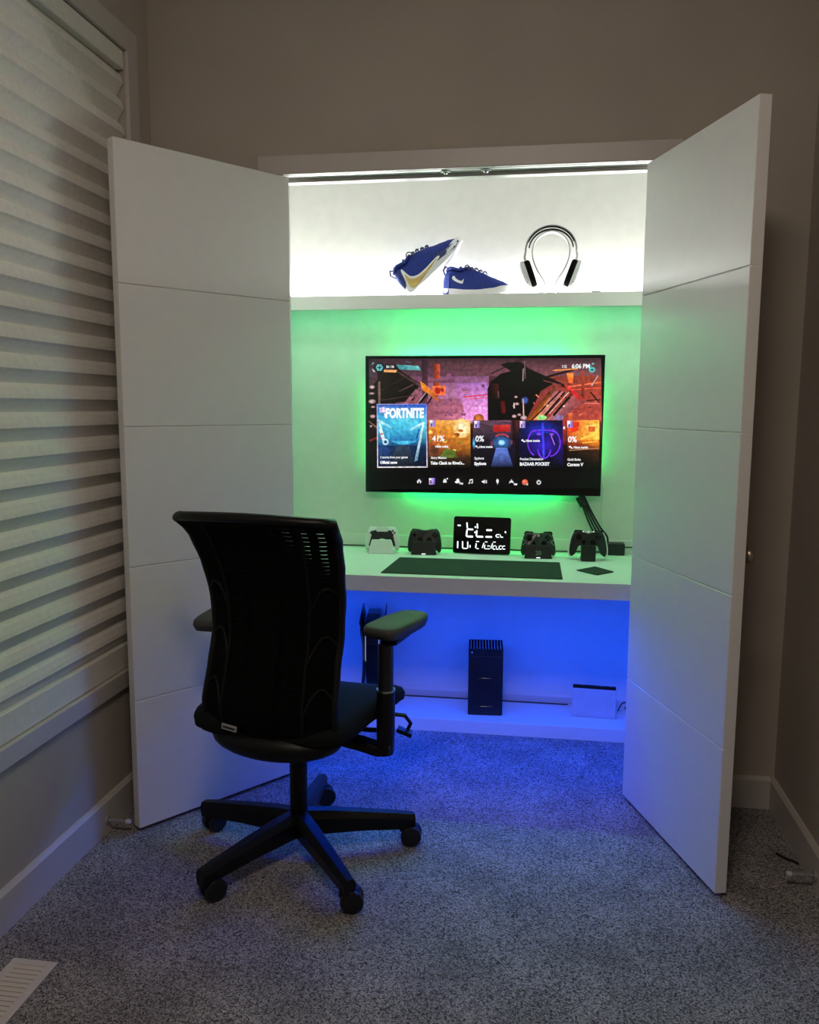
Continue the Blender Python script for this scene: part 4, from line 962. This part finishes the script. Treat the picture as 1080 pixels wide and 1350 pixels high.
# armrests
for sg, px0, py0, pr in ((1, .275, .150, -9), (-1, -.285, .05, 10)):
    t_ = B().loft([[(sg*x, y+.03, z) for y, z in ((-.03, z0), (.03, z0), (.026, z0+.032), (-.026, z0+.032))] for x, z0 in ((.06, .385), (.20, .368), (.262, .358), (.300, .366))]).obj('arm_bracket', m_base, ch, bevel=.008, bseg=3)
    B().loft([[(sg*.278+a_*math.cos(2*PI*k/16), .035+c_*math.sin(2*PI*k/16), z) for k in range(16)] for z, a_, c_ in ((.362, .024, .030), (.42, .027, .031), (.50, .028, .031), (.560, .027, .029))]).obj('arm_sleeve', m_base, ch, smooth=True)
    B().loft([[(sg*.278+a_*math.cos(2*PI*k/16), .035+c_*math.sin(2*PI*k/16), z) for k in range(16)] for z, a_, c_ in ((.558, .0285, .0305), (.564, .0285, .0305))]).obj('sleeve_ring', m_chrome, ch, smooth=True)
    B().loft([[(sg*.278+a_*math.cos(2*PI*k/16), .035+c_*math.sin(2*PI*k/16), z) for k in range(16)] for z, a_, c_ in ((.56, .023, .027), (.700, .023, .027))]).obj('arm_post', m_black, ch, smooth=True)
    B().box((sg*.278, (py0+.035)/2+.03, .698), (.05, .13, .012)).obj('pad_mount', m_base, ch, bevel=.003)
    ol = catmull([(-.050, -.128), (-.060, -.06), (-.058, .05), (-.040, .125), (0, .138), (.040, .125), (.058, .05), (.060, -.06), (.050, -.128), (0, -.136)], 4, True)
    rot = Matrix.Rotation(math.radians(pr), 3, 'Z')
    rings = []
    for z, k in ((.708, .72), (.716, .92), (.734, 1.0), (.746, .98), (.752, .90), (.753, .5)):
        rings.append([rot @ Vector((x*k, y*k, 0))+Vector((px0, py0, z)) for x, y in ol])
    B().loft(rings).obj('arm_pad', m_pad, ch, smooth=True, angle=70)
b = B(); b.tube([(.07, .08, .405), (.20, .10, .40), (.275, .12, .402)], .007, 10); b.box((.305, .13, .398), (.05, .03, .012), (0, .35, .2)); b.obj('height_lever', m_base, ch, smooth=True)
b = B(); b.tube([(.255, .13, .45), (.300, .145, .445), (.318, .15, .42), (.302, .15, .385)], .007, 10, flat=(.011, .006)); b.obj('seat_slide_lever', m_base, ch, smooth=True)

# ------------------------------------------------------------------ floor register, door stops, stray cable
t = thing('floor_vent', 'white slotted metal floor register at the bottom left corner of the carpet', 'vent', (-.954, -1.345, 0))
vw, vl = .122, .300
B().bb(-vw/2, vw/2, -vl/2, -vl/2+.022, .0005, .006).bb(-vw/2, vw/2, vl/2-.022, vl/2, .0005, .006).bb(-vw/2, -vw/2+.022, -vl/2+.022, vl/2-.022, .0005, .006).bb(vw/2-.022, vw/2, -vl/2+.022, vl/2-.022, .0005, .006).obj('frame', m_vent, t, bevel=.002)
B().bb(-vw/2+.02, vw/2-.02, -vl/2+.02, vl/2-.02, .0003, .0012).obj('damper', m_greypl, t)
g = None
for k in range(16):
    y = -vl/2+.022+.0161*(k+.4)
    if g is None: g = B().box((0, 0, .0038), (vw-.040, .0105, .0018), (.3, 0, 0)).obj('louvre', m_vent, t); g.location.y = y
    else: c = g.copy(); c.location.y = y; COL.objects.link(c)
def doorstop(label, loc, d, L):
    t = thing('door_stop', label, 'door stop', loc, (0, 0, 0 if d > 0 else PI), 'door stops on the baseboards')
    B().cyl((.0, 0, 0), (.006, 0, 0), .014, seg=20).obj('base_plate', m_greypl, t, smooth=True)
    n = 60; B().tube([(.006+(L-.02)*k/n, .0055*math.cos(k*1.3), .0055*math.sin(k*1.3)) for k in range(n+1)], .0015, 6).cyl((.005, 0, 0), (L-.014, 0, 0), .0035, seg=10).obj('spring', m_greypl, t, smooth=True)
    B().cyl((L-.015, 0, 0), (L, 0, 0), .0085, seg=16).obj('rubber_tip', m_rubber_w, t, bevel=.002)
doorstop('springy metal door stop on the left baseboard beside the left door', (XL+.0155, -.545, .045), 1, .082)
doorstop('springy metal door stop with white tip on the right baseboard', (XR-.0155, -.53, .045), -1, .082)
cable('cable', 'short black cable lying on the carpet by the right baseboard', [(1.055, -.335, .006), (1.075, -.365, .007), (1.093, -.375, .006), (1.106, -.392, .006)], .0035)
# lamp over the room, behind the camera
t = thing('ceiling_light', 'round flush ceiling lamp in the room behind the camera', 'lamp', (.1, -2.6, ZT))
B().cyl((0, 0, -.03), (0, 0, -.0005), .30, seg=40).obj('lamp_body', m_whitepl, t, smooth=True)
